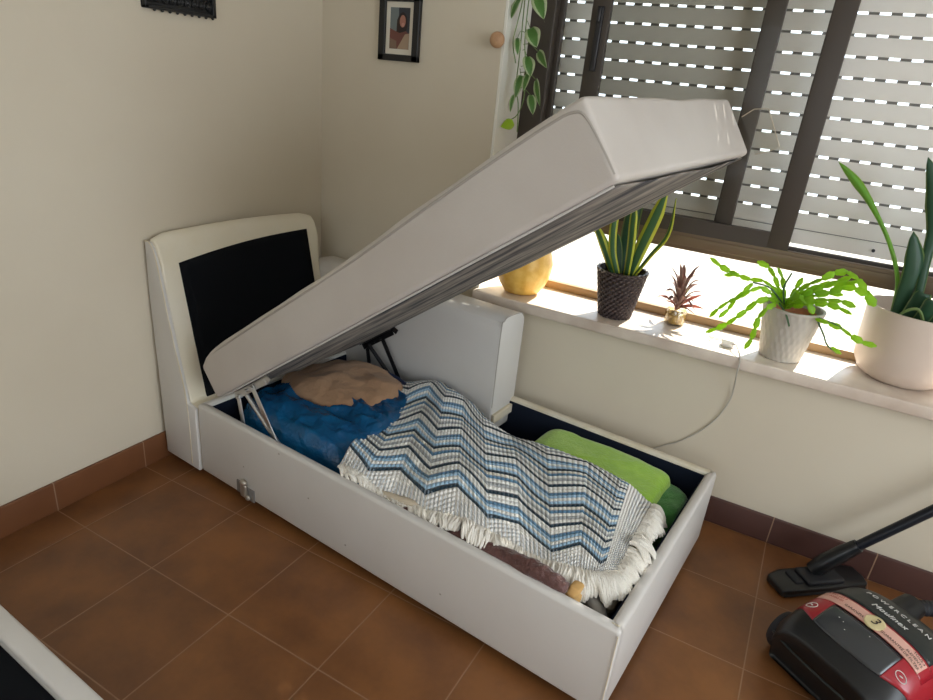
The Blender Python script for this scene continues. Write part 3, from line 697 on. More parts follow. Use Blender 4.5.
# ------------------------------------------------------------------ second sofa box, lower left
so = thing('sofa_section', 'white leather rimmed black sofa box at the lower left near the camera', 'sofa', (.9, -2.3, 0))
s = MB(); s.bb((-.85, .40, .03), (.62, .445, .35), .008); s.bb((-.85, -.45, .03), (-.81, .44, .35), .008); s.bb((.58, -.45, .03), (.62, .44, .35), .008); s.bb((-.85, -.45, .03), (.62, -.41, .35), .008)
for v in s.bm.verts: v.co = Matrix.Rotation(-.055, 3, 'Z') @ v.co
s.build('leather_rim', 'leather', so)
s = MB(); s.bb((-.81, -.41, .04), (.58, .399, .325)); 
for v in s.bm.verts: v.co = Matrix.Rotation(-.055, 3, 'Z') @ v.co
s.build('black_lining', 'blackcloth', so, smooth=False)
for (a, bb_) in ((-.75, .3), (.5, .3), (-.75, -.35), (.5, -.35)): MB().bb((a - .04, bb_ - .04, 0), (a + .04, bb_ + .04, .05), .004).build('foot', 'blackplastic', so)

# ------------------------------------------------------------------ wall things
ff = thing('picture_frame', 'small black framed portrait photograph hanging on the wall left of the window', 'picture', (.403, 0, 1.668))
fw, fh, bw = .192, .235, .030
s = MB()
s.bb((-fw / 2, -.020, -.118), (-fw / 2 + bw, 0, .118), .003); s.bb((fw / 2 - bw, -.020, -.118), (fw / 2, 0, .118), .003); s.bb((-fw / 2, -.020, -.118), (fw / 2, 0, -.118 + .024), .003); s.bb((-fw / 2, -.020, .118 - .024), (fw / 2, 0, .118), .003)
s.build('frame', 'blackwood', ff, smooth=False)
MB().bb((-fw / 2 + .01, -.008, -.108), (fw / 2 - .01, -.002, .108)).build('mount_card', 'mount', ff, smooth=False)
def flat(name, pts, y, col, par, rough=.5):
    mm = mat(name + '_print', col, rough); return pydata(name, [(x, y, z) for x, z in pts], [tuple(range(len(pts)))], mm, par)
def ell(cx, cz, rx, rz, n=20, a0=0, a1=2 * math.pi): return [(cx + rx * math.cos(a0 + (a1 - a0) * i / (n - 1)), cz + rz * math.sin(a0 + (a1 - a0) * i / (n - 1))) for i in range(n)]
ph = flat('photograph', [(-.047, -.074), (.046, -.074), (.046, .074), (-.047, .074)], -.0086, (.16, .19, .19), ff)
flat('dark_background', [(-.002, -.02), (.046, -.02), (.046, .074), (-.008, .074)], -.0088, (.03, .035, .045), ph)
flat('hair', ell(.012, .018, .024, .040), -.0090, (.02, .012, .012), ph)
flat('hair_side', [(-.014, .03), (-.004, .05), (.0, -.03), (-.016, -.03)], -.0091, (.03, .015, .012), ph)
flat('clothing', [(-.047, -.074), (.046, -.074), (.046, -.02), (.03, -.008), (.0, -.016), (-.02, -.01), (-.047, .0)], -.0092, (.16, .06, .045), ph)
flat('clothing_pale', [(-.01, -.074), (.046, -.074), (.046, -.016), (.026, -.02)], -.0094, (.38, .27, .18), ph)
flat('clothing_brown', [(-.047, -.074), (-.012, -.074), (-.014, -.045), (-.047, -.035)], -.0093, (.20, .13, .09), ph)
flat('face', ell(.013, .026, .014, .022), -.0095, (.38, .17, .12), ph)
flat('face_light', ell(.015, .014, .007, .007), -.0096, (.5, .26, .2), ph)
# carved black frame, its lower edge in view
cf = thing('carved_frame', 'black carved openwork wooden wall frame hanging at the top of the left wall', 'wall decoration', (0, -.715, 1.62))
s = MB()
s.bb((0, -.139, 0), (.022, .139, .010), .002); s.bb((0, -.139, .0), (.022, -.125, .42), .002); s.bb((0, .125, .0), (.022, .139, .42), .002); s.bb((0, -.139, .41), (.022, .139, .42), .002); s.bb((0, -.139, .055), (.018, .139, .062), .002); s.bb((0, -.139, .004), (.006, .139, .42))
s.build('frame', 'blackwood', cf, smooth=False)
s = MB()
for i in range(9):
    y = -.115 + i * .0288
    s.tube([(.014, y + .011 * math.cos(t_) * (1 - t_ / 14), .032 + .014 * math.sin(t_) * (1 - t_ / 14)) for t_ in [j * .5 for j in range(20)]], .0035, 6)
    s.ball((.014, y, .032), .005, seg=8); s.ball((.012, y + .0144, .050), .005, seg=8); s.ball((.012, y + .0144, -.001), .0055, seg=8)
for i in range(9):
    for k in range(1, 12): s.tube([(.012, -.115 + i * .0288 + .010 * math.cos(t_ * .63), .05 + k * .029 + .011 * math.sin(t_ * .63)) for t_ in range(11)], .003, 5)
s.build('carved_scrolls', 'blackwood', cf)
# round wooden wall hook
wk = MB(); wk.ball((0, -.030, 0), .028, (1, .9, 1), 24); wk.tube([(0, 0, 0), (0, -.03, 0)], .008)
ko = wk.build('wooden_knob', 'cork'); ko.location = (.851, -.004, 1.650); tag(ko, 'round pale wooden wall knob beside the hanging pothos', 'wall hook')

# ------------------------------------------------------------------ pothos hanging in the reveal
po = thing('hanging_pothos', 'trailing variegated pothos hanging down at the left edge of the window', 'plant', (.93, .06, 2.05))
PX, PY, PZ = .93, .06, 2.05
def L3(x, y, z): return (x - PX, y - PY, z - PZ)
MB().lathe([(.045, -.02), (.065, .07), (.07, .08), (.062, .08), (.055, .06)], 24).build('pot', 'creampot', po)
MB().tube([(.04, 0, .07), (0, 0, .30), (0, 0, .50)], .002).tube([(-.04, 0, .07), (0, 0, .30)], .002).build('hanging_cord', 'cable', po)
strands = [[(.93, .05, 2.08), (.895, .03, 1.96), (.902, .035, 1.80), (.895, .03, 1.72), (.885, .03, 1.65), (.905, .03, 1.58)],
           [(.94, .06, 2.08), (.93, .03, 1.97), (.929, .03, 1.80), (.932, .03, 1.66), (.950, .03, 1.56), (.955, .03, 1.46), (.935, .03, 1.40), (.90, .03, 1.375), (.915, .03, 1.37)],
           [(.93, .06, 2.08), (.91, .04, 1.9), (.915, .035, 1.62), (.918, .03, 1.50), (.935, .03, 1.44), (.945, .03, 1.34)]]
for st in strands:
    s = MB(); s.tube(spline([L3(*p) for p in st], 6), .0022, 6); s.build('stem', 'stem', po)
def heart(k): return 1.15 * (math.sin(math.pi * min(1, k * 1.0 + .10)) ** .75) * (1 - .35 * k) if k < 1 else .0
pl = [((.90, 1.800), (.872, 1.715), .050), ((.95, 1.81), (1.005, 1.72), .055), ((.94, 1.70), (.987, 1.630), .058), ((.895, 1.665), (.915, 1.60), .026), ((.985, 1.625), (1.040, 1.565), .038), ((.945, 1.605), (.980, 1.53), .048), ((.995, 1.53), (1.035, 1.43), .040),
      ((.925, 1.54), (.920, 1.45), .036), ((.975, 1.475), (1.005, 1.40), .036), ((.91, 1.47), (.912, 1.40), .024), ((.96, 1.55), (.955, 1.48), .032), ((.90, 1.875), (.94, 1.82), .05), ((.93, 1.93), (.89, 1.86), .05), ((.96, 1.9), (1.0, 1.85), .05)]
for i, (a, c_, wd) in enumerate(pl):
    y = .02 + .02 * R.random(); a3 = Vector(L3(a[0], y + .01, a[1])); c3 = Vector(L3(c_[0], y - .01, c_[1])); md_ = a3.lerp(c3, .5) + Vector((.004, -.010, .004))
    leaf('leaf', [a3, md_, c3], wd, 'pothos', po, side=(.8, R.uniform(-.6, .6), R.uniform(-.3, .3)), fold=.12, thick=.0008, prof=heart, nw=6)
    s = MB(); s.tube(spline([L3(.928, .03, a[1] + .02), Vector(L3((a[0] + .928) / 2, .028, a[1] + .022)), a3], 4), .0012, 5); s.build('petiole', 'stem', po)
leaf('leaf', [L3(.925, .03, 1.372), L3(.905, .02, 1.36), L3(.872, .015, 1.350)], .048, 'pothosyellow', po, side=(.1, -.5, 1), fold=.1, thick=.0008, prof=heart, nw=6)

# ------------------------------------------------------------------ pots on the sill
SZ = .70
def weave(a, z, r): return .0040 * (math.sin(a * 22 + (0 if int(z / .0105) % 2 else math.pi))) - .0010
# yellow glazed pot
yp = thing('yellow_planter', 'yellow textured round planter on the sill partly behind the raised seat lid', 'plant pot', (1.02, .095, SZ))
MB().lathe([(.060, 0), (.072, .004), (.098, .04), (.115, .09), (.118, .13), (.110, .165), (.104, .185), (.098, .185), (.098, .15), (.02, .14)], 48, lambda a, z, r: .0012 * math.sin(a * 34) * (z < .18)).build('pot', 'yellowpot', yp)
MB().lathe([(.097, .145), (.097, .155), (.01, .158)], 24).build('soil', 'soil', yp)
for i in range(7):
    an = i * .9; leaf('leaf', [(.02 * math.cos(an), .02 * math.sin(an), .15), (.05 * math.cos(an), .05 * math.sin(an), .20), (.075 * math.cos(an), .07 * math.sin(an), .215)], .04, 'pothos', yp, side=(-math.sin(an), math.cos(an), 0), prof=heart)
# wicker pot with yellow edged snake plant
wp_ = thing('snake_plant', 'yellow-edged snake plant in a dark brown wicker-pattern pot on the marble sill', 'potted plant', (1.435, .085, SZ))
MB().lathe([(.060, 0), (.064, .003)] + [(.064 + .032 * i / 67, .004 + .176 * i / 67) for i in range(68)] + [(.099, .183), (.099, .190), (.091, .190), (.088, .165), (.02, .16)], 132, weave).build('pot', 'wicker', wp_)
MB().lathe([(.089, .150), (.089, .166), (.01, .170)], 24).build('soil', 'soil', wp_)
def at(x, y, z, o=(1.435, .085, SZ)): return (x - o[0], y - o[1], z - o[2])
blades = [([(1.42, .08, .86), (1.385, .075, .95), (1.372, .07, 1.06), (1.380, .08, 1.16)], .030, 'snake', (1, .2, 0)),
          ([(1.43, .10, .86), (1.425, .115, .98), (1.425, .12, 1.10), (1.44, .12, 1.22)], .062, 'snakedark', (1, .1, 0)),
          ([(1.455, .07, .86), (1.452, .06, .98), (1.445, .05, 1.08), (1.44, .05, 1.16)], .034, 'snake', (1, -.3, 0)),
          ([(1.46, .09, .86), (1.485, .09, .98), (1.515, .09, 1.10), (1.54, .09, 1.22)], .050, 'snake', (1, .1, .1)),
          ([(1.475, .07, .86), (1.53, .06, .97), (1.578, .05, 1.06), (1.582, .05, 1.19)], .028, 'snake', (.6, -.8, 0)),
          ([(1.40, .08, .86), (1.36, .08, .93), (1.32, .08, 1.00), (1.29, .09, 1.04)], .036, 'snake', (.8, -.3, .6)),
          ([(1.415, .09, .86), (1.395, .10, .94), (1.375, .11, .99), (1.355, .12, 1.02)], .046, 'snakedark', (1, 0, .5)),
          ([(1.40, .10, .86), (1.35, .12, .94), (1.30, .13, 1.00), (1.255, .13, 1.03)], .034, 'snakelight', (.8, -.3, .6)),
          ([(1.47, .11, .86), (1.48, .12, .95), (1.49, .13, 1.03), (1.495, .13, 1.09)], .022, 'snake', (1, .3, 0))]
for p, wd, m_, sd in blades: leaf('leaf', [at(*q) for q in p], wd, m_, wp_, side=sd, fold=.18, thick=.003)
# small jar with mauve rosette
jr = thing('jar_plant', 'small mauve spiky rosette plant in a squat glass jar of amber gravel on the sill', 'potted plant', (1.655, .165, SZ))
MB().lathe([(.030, 0), (.038, .003), (.042, .02), (.041, .05), (.036, .062), (.034, .062), (.038, .048), (.039, .02), (.034, .005), (.004, .004)], 32).build('glass_jar', 'jarglass', jr)
MB().lathe([(.033, .006), (.0385, .02), (.0375, .046), (.020, .053), (.004, .054)], 32).build('gravel', 'gravel', jr)
for i in range(30):
    an = i * 2.4; up = i / 30; r_ = .095 - .045 * up; z0 = .055 + .040 * up
    m_ = 'brom' if i not in (4, 11) else ('bromred' if i == 4 else 'bromgreen')
    ln = R.uniform(.8, 1.15)
    leaf('leaf', [(0, 0, z0), (r_ * .5 * math.cos(an) * ln, r_ * .5 * math.sin(an) * ln, z0 + .03 + .075 * up), (r_ * math.cos(an) * ln, r_ * math.sin(an) * ln, z0 + (.010 + .155 * up) * ln)], R.uniform(.012, .019), m_, jr, side=(-math.sin(an), math.cos(an), 0), fold=.2, thick=.001)
for (dx, dy, dz, m_) in ((.11, -.02, .09, 'bromred'), (.085, .0, .14, 'bromred'), (-.085, -.01, .10, 'brom'), (-.07, 0, .075, 'brom'), (.03, 0, .17, 'bromgreen'), (.08, -.03, .06, 'brom')):
    leaf('leaf', [(0, 0, .07), (dx * .5, dy * .5, .07 + (dz - .07) * .5 + .01), (dx, dy, dz)], .017 if m_ != 'brom' else .008, m_, jr, side=(0, -.6, 1), fold=.1, thick=.001, prof=lambda k: max(.03, math.sin(math.pi * min(1, k + .08)) ** .8))
# ribbed grey pot with christmas cactus
cc = thing('christmas_cactus', 'lime green segmented cactus arching out of a ribbed pale grey pot on the sill', 'potted plant', (2.048, .085, SZ))
def ribs_(a, z, r): return .0032 * abs(math.sin(a * 13 + z * 55)) * abs(math.sin(a * 13 - z * 55)) ** .5
MB().lathe([(.062, 0), (.067, .003)] + [(.067 + .030 * i / 36, .004 + .176 * i / 36) for i in range(37)] + [(.100, .182), (.100, .190), (.092, .190), (.088, .150), (.02, .14)], 104, ribs_).build('pot', 'ribpot', cc)
MB().lathe([(.075, .120), (.080, .172), (.077, .172), (.072, .155), (.01, .155)], 32).build('inner_pot', 'innerpot', cc)
O2 = (2.048, .085, SZ)
def segstem(pts, wd, m_='cactus', seg=.036):
    """chain of flat oval joints along a path"""
    sp2 = spline([at(*p, o=O2) for p in pts], 10); x = MB(); wd *= 1.4; L = 0; last = sp2[0]; acc = [sp2[0]]
    for p in sp2[1:]:
        if (p - last).length >= seg: acc.append(p); last = p
    if len(acc) < 2: acc.append(sp2[-1])
    for a_, c_ in zip(acc, acc[1:]):
        d_ = c_ - a_; zz_ = d_.normalized(); vw = Vector((0, -.8, .6)); xx_ = zz_.cross(vw).normalized(); q_ = Matrix((xx_, zz_.cross(xx_), zz_)).transposed(); w_ = wd * R.uniform(.8, 1.1)
        tw_ = Matrix.Rotation(R.uniform(-.7, .7), 3, 'Z')
        t_ = bmesh.new(); bmesh.ops.create_uvsphere(t_, u_segments=10, v_segments=8, radius=.5)
        bmesh.ops.scale(t_, vec=(w_, .008, d_.length * 1.12), verts=t_.verts)
        for v in t_.verts: v.co.x *= 1 + .22 * math.sin(v.co.z / d_.length * 4 * math.pi)
        bmesh.ops.transform(t_, matrix=(q_ @ tw_).to_4x4(), verts=t_.verts); bmesh.ops.translate(t_, vec=(a_ + c_) / 2, verts=t_.verts); x.add(t_)
    x.build('stem', m_, cc)
ct = (2.02, .08, .88)
arms_ = [([ct, (1.95, .07, .955), (1.90, .06, .955), (1.84, .05, .965), (1.78, .05, .985), (1.72, .05, 1.02)], .017),
         ([ct, (1.93, .05, .94), (1.88, .03, .90), (1.83, .02, .86), (1.79, .01, .80)], .014),
         ([(1.90, .05, .945), (1.86, .03, .88), (1.84, .01, .83), (1.80, .0, .79)], .013),
         ([ct, (1.95, .03, .91), (1.90, .01, .85), (1.85, .0, .79), (1.79, .0, .745)], .016),
         ([(1.99, .02, .90), (1.955, -.02, .87), (1.95, -.03, .80), (1.945, -.03, .75), (1.92, -.03, .715)], .015),
         ([ct, (1.96, .08, .98), (1.93, .08, 1.01), (1.88, .08, 1.02)], .014),
         ([(1.84, .05, .965), (1.80, .05, .955), (1.77, .05, .96)], .015),
         ([ct, (2.06, .05, .93), (2.12, .04, .96), (2.18, .04, 1.00), (2.24, .03, .99), (2.29, .02, .94)], .020),
         ([ct, (2.05, .06, .96), (2.10, .07, 1.00), (2.15, .08, 1.04), (2.20, .07, 1.03), (2.26, .05, .97)], .019),
         ([ct, (2.07, .09, .95), (2.13, .10, .98), (2.20, .10, 1.01), (2.25, .09, 1.02)], .018),
         ([ct, (2.08, .03, .92), (2.14, .01, .94), (2.20, .0, .93), (2.24, -.01, .915)], .017),
         ([ct, (2.06, .04, .94), (2.10, .03, .98), (2.16, .04, 1.02), (2.20, .06, 1.045)], .018),
         ([ct, (2.09, .12, .96), (2.16, .14, .99), (2.21, .12, .985), (2.235, .11, .97)], .016),
         ([ct, (2.03, .02, .93), (2.05, .0, .95), (2.09, -.01, .93), (2.11, -.01, .90)], .016),
         ([ct, (2.00, .06, .95), (1.98, .05, 1.0), (1.96, .05, 1.02)], .013),
         ([ct, (2.04, .08, .97), (2.05, .09, 1.0)], .013),
         ([ct, (2.07, .05, .95), (2.15, .05, .97), (2.21, .05, .965)], .018),
         ([ct, (2.05, .01, .93), (2.10, -.02, .95), (2.17, -.02, .965), (2.22, -.02, .955)], .018)]
for p, wd in arms_: segstem(p, wd)
segstem([(2.12, .0, .885), (2.20, -.01, .875), (2.255, -.02, .85), (2.33, -.02, .845)], .017)
for p in ([(2.10, .05, .88), (2.16, .0, .885), (2.20, -.01, .875)], [(2.12, .04, .88), (2.155, .0, .84), (2.175, -.01, .81), (2.21, -.01, .79)], [(2.0, .04, .90), (2.03, -.01, .88), (2.05, -.02, .845)], [ct, (1.96, .06, .94), (1.90, .05, .95)], [ct, (2.0, .05, .95), (2.01, .04, 1.01)]):
    s = MB(); s.tube(spline([at(*q, o=O2) for q in p], 5), .0030, 6); s.build('woody_stem', 'cactusold', cc)
segstem([(2.19, -.01, .805), (2.235, -.01, .785)], .012, seg=.030)
# big cream pot with tall snake leaves
bp_ = thing('tall_snake_plant', 'tall dark green snake plant leaves in the big cream pot at the right end', 'potted plant', (2.418, .160, SZ))
MB().lathe([(.080, 0), (.100, .003), (.128, .022), (.148, .06), (.153, .11), (.155, .18), (.158, .243), (.157, .250), (.149, .250), (.147, .20), (.03, .19)], 64).build('pot', 'creampot', bp_)
MB().lathe([(.147, .17), (.147, .195), (.01, .20)], 32).build('soil', 'soil', bp_)
B0 = (2.425, .165, SZ)
def AB(L): return [at(*q, o=B0) for q in L]
leaf('leaf', AB([(2.345, .13, .90), (2.325, .12, 1.03), (2.265, .11, 1.15), (2.18, .11, 1.26), (2.12, .11, 1.32), (2.055, .11, 1.375)]), .030, 'snakelight', bp_, side=(.8, -.2, .5), fold=.3, thick=.002, prof=lambda k: .40 if k < .5 else max(.02, (.40 + 2. * (k - .5)) * (1 if k < .78 else ((1 - k) / .22) ** .8)))
leaf('leaf', AB([(2.352, .12, .90), (2.355, .11, 1.0), (2.350, .10, 1.10), (2.315, .10, 1.20)]), .054, 'snakedark', bp_, side=(1, .2, .2), fold=.15, thick=.003, prof=lambda k: max(.03, .55 + .5 * math.sin(k * 2.6)) if k < .75 else (.55 + .5 * math.sin(k * 2.6)) * ((1 - k) / .25) ** .55 + .01)
leaf('leaf', AB([(2.40, .12, .90), (2.39, .11, 1.02), (2.375, .11, 1.14), (2.37, .11, 1.22), (2.335, .11, 1.33), (2.285, .11, 1.42)]), .060, 'snakedark', bp_, side=(1, .1, .1), fold=.2, thick=.003, prof=lambda k: .42 if k < .35 else max(.02, (.42 + 1.5 * (k - .35)) * (1 if k < .72 else ((1 - k) / .28) ** .8)))
for p, wd in (([(2.385, .10, .90), (2.39, .09, .96), (2.40, .08, 1.02)], .05), ([(2.41, .09, .90), (2.42, .06, .96), (2.425, .05, 1.01)], .045), ([(2.45, .12, .90), (2.47, .11, 1.05), (2.49, .10, 1.2)], .05)):
    leaf('leaf', AB(p), wd, 'snakedark', bp_, side=(1, -.1, .1), fold=.2, thick=.003, prof=lambda k: 1 if k < .93 else .8)
s = MB(); s.tube(spline(AB([(2.43, .06, .92), (2.395, .04, .975), (2.36, .04, .96), (2.345, .05, .92)]), 6), .005, 6); s.build('bent_leaf', 'snakedark', bp_)

# cable and plug on the sill
cb = thing('power_cable', 'thin grey cable drooping from the sill down the wall behind the chaise', 'cable', (1.875, .06, SZ))
def AC(L): return [(x - 1.875, y - .06, z - SZ) for x, y, z in L]
s = MB(); s.tube(spline(AC([(1.888, .045, .713), (1.905, .02, .722), (1.925, -.03, .709), (1.934, -.051, .69), (1.935, -.052, .640), (1.937, -.02, .585), (1.935, -.008, .52), (1.91, -.006, .44), (1.865, -.006, .365), (1.80, -.006, .295), (1.745, -.006, .255), (1.70, -.006, .20), (1.68, -.018, .02)]), 6), .0024, 8); s.build('cord', 'cable', cb)
s = MB(); s.bb((-.022, -.022, 0), (.022, .022, .026), .005); s.build('plug_block', 'plug', cb)
for (dx, dy) in ((-.05, .005), (-.06, .02)):
    s = MB(); s.tube(spline([(-.018, dy, .012), (-.04 + dx * .3, dy, .010), (dx - .02, dy + .02, .006)], 4), .0016, 6); s.build('thin_wire', 'cable', cb)

# ------------------------------------------------------------------ vacuum cleaner (local: w across, k back, z)
VA = math.atan2(-.58, .81)
vc = thing('vacuum_cleaner', 'red and black canister vacuum cleaner with a pink label at the lower right', 'vacuum cleaner', (2.385, -.70, 0), VA)
def top(k): return .168 + .085 * math.sin(math.pi * max(0, min(1, (k + .03) / .50)) ** .75) - .07 * max(0, (k - .25) / .2) ** 1.5
def vhalf(k): return .178 - .05 * max(0, (k - .16) / .24) ** 2 - .02 * max(0, (.02 - k) / .05)
def vs_(x, k):
    """top surface height"""
    h = vhalf(k); q = min(1, abs(x) / h); return .05 + (top(k) - .05) * (1 - q ** 2.6 * .20 - .22 * q ** 9) - .02 * q ** 10
def body():
    bm = bmesh.new(); NK, NX = 26, 28; K0, K1 = -.03, .40; g = []
    for i in range(NK + 1):
        k = K0 + (K1 - K0) * i / NK; row = []
        for j in range(NX + 1):
            x = (j / NX * 2 - 1) * vhalf(k); row.append(bm.verts.new((x, k, vs_(x, k))))
        lo = []
        for j in range(NX + 1):
            x = (j / NX * 2 - 1) * vhalf(k) * .97; lo.append(bm.verts.new((x, k + (.035 if i == 0 else 0), .022)))
        g.append((row, lo))
    for i in range(NK):
        for j in range(NX):
            bm.faces.new((g[i][0][j], g[i][0][j + 1], g[i + 1][0][j + 1], g[i + 1][0][j])); bm.faces.new((g[i][1][j], g[i + 1][1][j], g[i + 1][1][j + 1], g[i][1][j + 1]))
        for j in (0, NX): bm.faces.new((g[i][0][j], g[i + 1][0][j], g[i + 1][1][j], g[i][1][j]))
    for i in (0, NK):
        for j in range(NX): bm.faces.new((g[i][0][j], g[i][0][j + 1], g[i][1][j + 1], g[i][1][j]))
    bmesh.ops.remove_doubles(bm, verts=bm.verts, dist=1e-5); bmesh.ops.recalc_face_normals(bm, faces=bm.faces)
    me = bpy.data.meshes.new('body'); bm.to_mesh(me); bm.free(); o = link('body', me, 'vacblack', vc, True); me.set_sharp_from_angle(angle=math.radians(45))
    md = o.modifiers.new('b', 'BEVEL'); md.width = .012; md.segments = 4; md.limit_method = 'ANGLE'; md.angle_limit = math.radians(45)
body()
def patch(name, x0, x1, k0, k1, m, lift=.003, nu=24, nv=10, par=None, sk=0.):
    def f(u, v):
        x = x0 + (x1 - x0) * u; kk0 = k0(x) if callable(k0) else k0; kk1 = k1(x) if callable(k1) else k1; k = kk0 + (kk1 - kk0) * v
        return (x, k, vs_(x, k) + lift)
    return sheet(name, f, nu, nv, m, par or vc, .003)
front = lambda x: .012 + .05 * (abs(x) / .17) ** 3
# front bumper with centre groove
s = MB()
s.tube(spline([(-.172, -.008, .105), (-.10, -.026, .112), (0, -.032, .114), (.10, -.026, .112), (.172, -.008, .105)], 6), .004, 6); s.build('front_ridge', 'vacgreen', vc)
patch('red_cheek', -.176, -.098, lambda x: front(x), .135, 'vacred'); patch('red_cheek', .098, .176, lambda x: front(x), .20, 'vacred')
patch('dust_lid', -.098, .098, lambda x: front(x), .098, 'vacgrey', .004)
patch('red_trim', -.150, .155, lambda x: .105, lambda x: .155, 'vacred', .004)
lb = patch('paper_label', -.150, .138, lambda x: .104, lambda x: .146, 'pink', .007)
patch('charcoal_hood', -.138, .138, .155, .385, 'vacgreen', .0055, 24, 18)
def vtext(txt, size, x, k, m, name, lift, par, font=None, shear=0, ext=.0004, spacing=1., rot=0.):
    cu = bpy.data.curves.new(name, 'FONT'); cu.body = txt; cu.size = size; cu.extrude = ext; cu.shear = shear; cu.space_character = spacing; cu.align_x = 'CENTER'; cu.align_y = 'CENTER'; cu.resolution_u = 3
    to = bpy.data.objects.new(name, cu); COL.objects.link(to); dg = bpy.context.evaluated_depsgraph_get(); me = bpy.data.meshes.new_from_object(to.evaluated_get(dg)); bpy.data.objects.remove(to)
    cr_, sr_ = math.cos(rot), math.sin(rot)
    for v in me.vertices:
        px, py, pz = v.co; px, py = px * cr_ - py * sr_, px * sr_ + py * cr_
        v.co = (x + px, k + py, vs_(x + px, k + py) + lift + pz)
    me.materials.clear(); return link(name, me, m, par)
vtext('POWERCLEAN', .021, .0, .232, 'white', 'model_lettering', .0085, vc, spacing=1.45)
vtext('Moulinex', .026, .0, .188, 'white', 'brand_lettering', .0085, vc, shear=.2)
bd = patch('round_badge', -.026, .026, lambda x: .125 - math.sqrt(max(0, .026 ** 2 - x * x)), lambda x: .125 + math.sqrt(max(0, .026 ** 2 - x * x)), 'cream_label', .0095, 16, 6)
vtext('3', .036, 0, .125, 'ink', 'badge_number', .0125, vc, shear=.2)
for tx, x, k, sz, m_ in (('3 PAR LES 3', -.112, .134, .010, 'redink'), ('ANNI DI', -.108, .120, .010, 'redink'), ('GARANZIA', -.052, .113, .011, 'ink'), ('GUARANTEE', .056, .113, .011, 'ink'), ('TOUS 3', .118, .137, .010, 'ink'), ('ELEMENTS', .112, .124, .010, 'ink'), ('DE FILTRE', .112, .111, .010, 'ink')):
    vtext(tx, sz, x, k, m_, 'label_print', .0105, vc, ext=.0002)
def ring(cx, ck, r, name):
    s = MB(); s.tube([(cx + r * math.cos(t_), ck + r * .75 * math.sin(t_), vs_(cx + r * math.cos(t_), ck + r * .75 * math.sin(t_)) + .004) for t_ in [j * 2 * math.pi / 20 for j in range(21)]], .0011, 5)
    s.ball((cx, ck, vs_(cx, ck) + .004), .004, (1.4, .6, .4), 8); s.build(name, 'white', vc)
ring(-.135, .065, .014, 'round_emblem'); ring(.125, .062, .014, 'round_emblem')
for x, k in ((-.06, .07), (-.045, .066), (-.028, .05), (.02, .08)):
    MB().ball((x, k, vs_(x, k) + .0045), .0018, (1, 1, .4), 6).build('dust_speck', 'white', vc)
for sx in (-1, 1):
    wh = MB(); wh.lathe([(.020, -.024), (.055, -.022), (.062, -.010), (.062, .010), (.055, .022), (.02, .024)], 32)
    for v in wh.bm.verts: v.co = Vector((v.co.z + sx * .182, v.co.y + .075, v.co.x + .0625))
    wh.build('wheel', 'rubber', vc)
MB().ball((0, .33, .032), .03, (1, 1, 1), 14).build('caster', 'rubber', vc)
hh_ = MB(); hh_.tube([(-.03, .30, .18), (-.03, .38, .205)], [.045, .036], 20); hh_.build('hose_socket', 'vacblack', vc)
hs = MB(); pts = spline([(-.03, .37, .20), (.02, .45, .20), (.13, .48, .17), (.28, .40, .10), (.40, .28, .035)], 16)
hs.tube(pts, [.021 + .0025 * (i % 2) for i in range(len(pts))], 14); hs.build('hose', 'rubber', vc)

# floor head with tube
nh = thing('vacuum_floor_head', 'black vacuum floor head with dark tube leaning towards the window wall', 'vacuum attachment', (2.365, -.150, 0), math.atan2(.205, .235))
s = MB(); s.prism([(-.175, -.055), (.165, -.055), (.178, -.02), (.175, .03), (.12, .05), (-.12, .05), (-.178, .03)], 2, .004, .034, .008); s.build('head_plate', 'vacblack', nh)
s = MB(); s.bb((-.07, -.045, .030), (.075, .035, .050), .008); s.bb((-.11, -.03, .030), (-.075, .03, .042), .005); s.build('head_cover', 'rubber', nh)
s = MB(); s.tube([(-.165, -.052, .010), (.16, -.052, .010)], .006, 8); s.build('bumper_strip', 'rubber', nh)
MI = Matrix.Translation((2.365, -.150, 0)) @ Matrix.Rotation(math.atan2(.205, .235), 4, 'Z'); MI = MI.inverted()
p0 = Vector((2.345, -.150, .048)); p1 = Vector((2.425, -.125, .155)); p2 = Vector((2.60, -.10, .385)); dd = (p2 - p1).normalized()
s = MB(); s.tube([MI @ p for p in spline([p0, p0 + (p1 - p0) * .4 + Vector((0, 0, .004)), p1, p1 + dd * .04], 5)], [.026, .027, .028, .030, .030, .030, .029, .028, .028, .027, .026, .025, .024, .024, .023, .022], 16); s.build('swivel_neck', 'vacblack', nh)
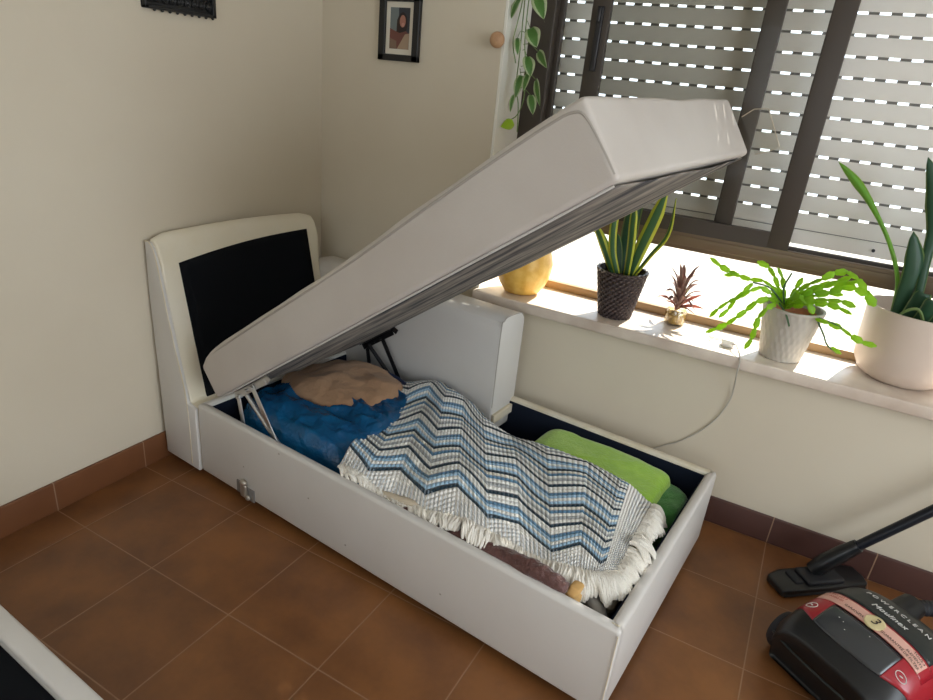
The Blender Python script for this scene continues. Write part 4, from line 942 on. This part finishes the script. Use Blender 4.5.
s = MB(); s.tube([MI @ p1, MI @ (p1 + dd * .9)], .0165, 20); s.tube([MI @ (p1 + dd * .05 + Vector((0, -.004, .017))), MI @ (p1 + dd * .88 + Vector((0, -.004, .017)))], .003, 8); s.build('tube', 'tube', nh)

# ------------------------------------------------------------------ light
def area(name, loc, rot, sx, sy, power, col, spread=180):
    l = bpy.data.lights.new(name, 'AREA'); l.shape = 'RECTANGLE'; l.size = sx; l.size_y = sy; l.energy = power; l.color = col; l.spread = math.radians(spread)
    o = bpy.data.objects.new(name, l); COL.objects.link(o); o.location = loc; o.rotation_euler = rot; return o
area('daylight_right_window', (XR + .10, -1.95, 1.4), (0, math.radians(90), 0), 1.8, 2.1, 49, (.90, .95, 1.0))
area('daylight_front_window', (2.0, YF - .10, 1.55), (math.radians(90), 0, 0), 1.6, 1.3, 5, (1.0, .93, .82))
sun = bpy.data.lights.new('sun', 'SUN'); sun.energy = 20; sun.angle = math.radians(.6); sun.color = (1, .95, .86)
so_ = bpy.data.objects.new('sun', sun); COL.objects.link(so_); so_.rotation_euler = (-Vector((.20, .77, .645))).to_track_quat('-Z', 'Y').to_euler()
wd_ = bpy.data.worlds.new('sky'); SC.world = wd_; wd_.use_nodes = True
bg = wd_.node_tree.nodes['Background']; bg.inputs['Color'].default_value = (.80, .90, 1, 1); bg.inputs['Strength'].default_value = 3.2

# ------------------------------------------------------------------ camera
RR = [[0.870096, 0.48394, 0.093457], [0.263982, -0.297437, -0.917521], [-0.416228, 0.823003, -0.38655]]
cam = bpy.data.cameras.new('camera'); co = bpy.data.objects.new('camera', cam); COL.objects.link(co); SC.camera = co
cam.sensor_width = 36; cam.lens = 637.147 * 36 / 933; cam.clip_start = .02
mtx = Matrix(((RR[0][0], -RR[1][0], -RR[2][0]), (RR[0][1], -RR[1][1], -RR[2][1]), (RR[0][2], -RR[1][2], -RR[2][2]))).to_4x4()
mtx.translation = Vector((2.01854, -2.33533, 1.5)); co.matrix_world = mtx
SC.view_settings.view_transform = 'Standard'; SC.view_settings.look = 'None'; SC.view_settings.gamma = 1; SC.view_settings.use_curve_mapping = False
SC.view_settings.exposure = -0.22
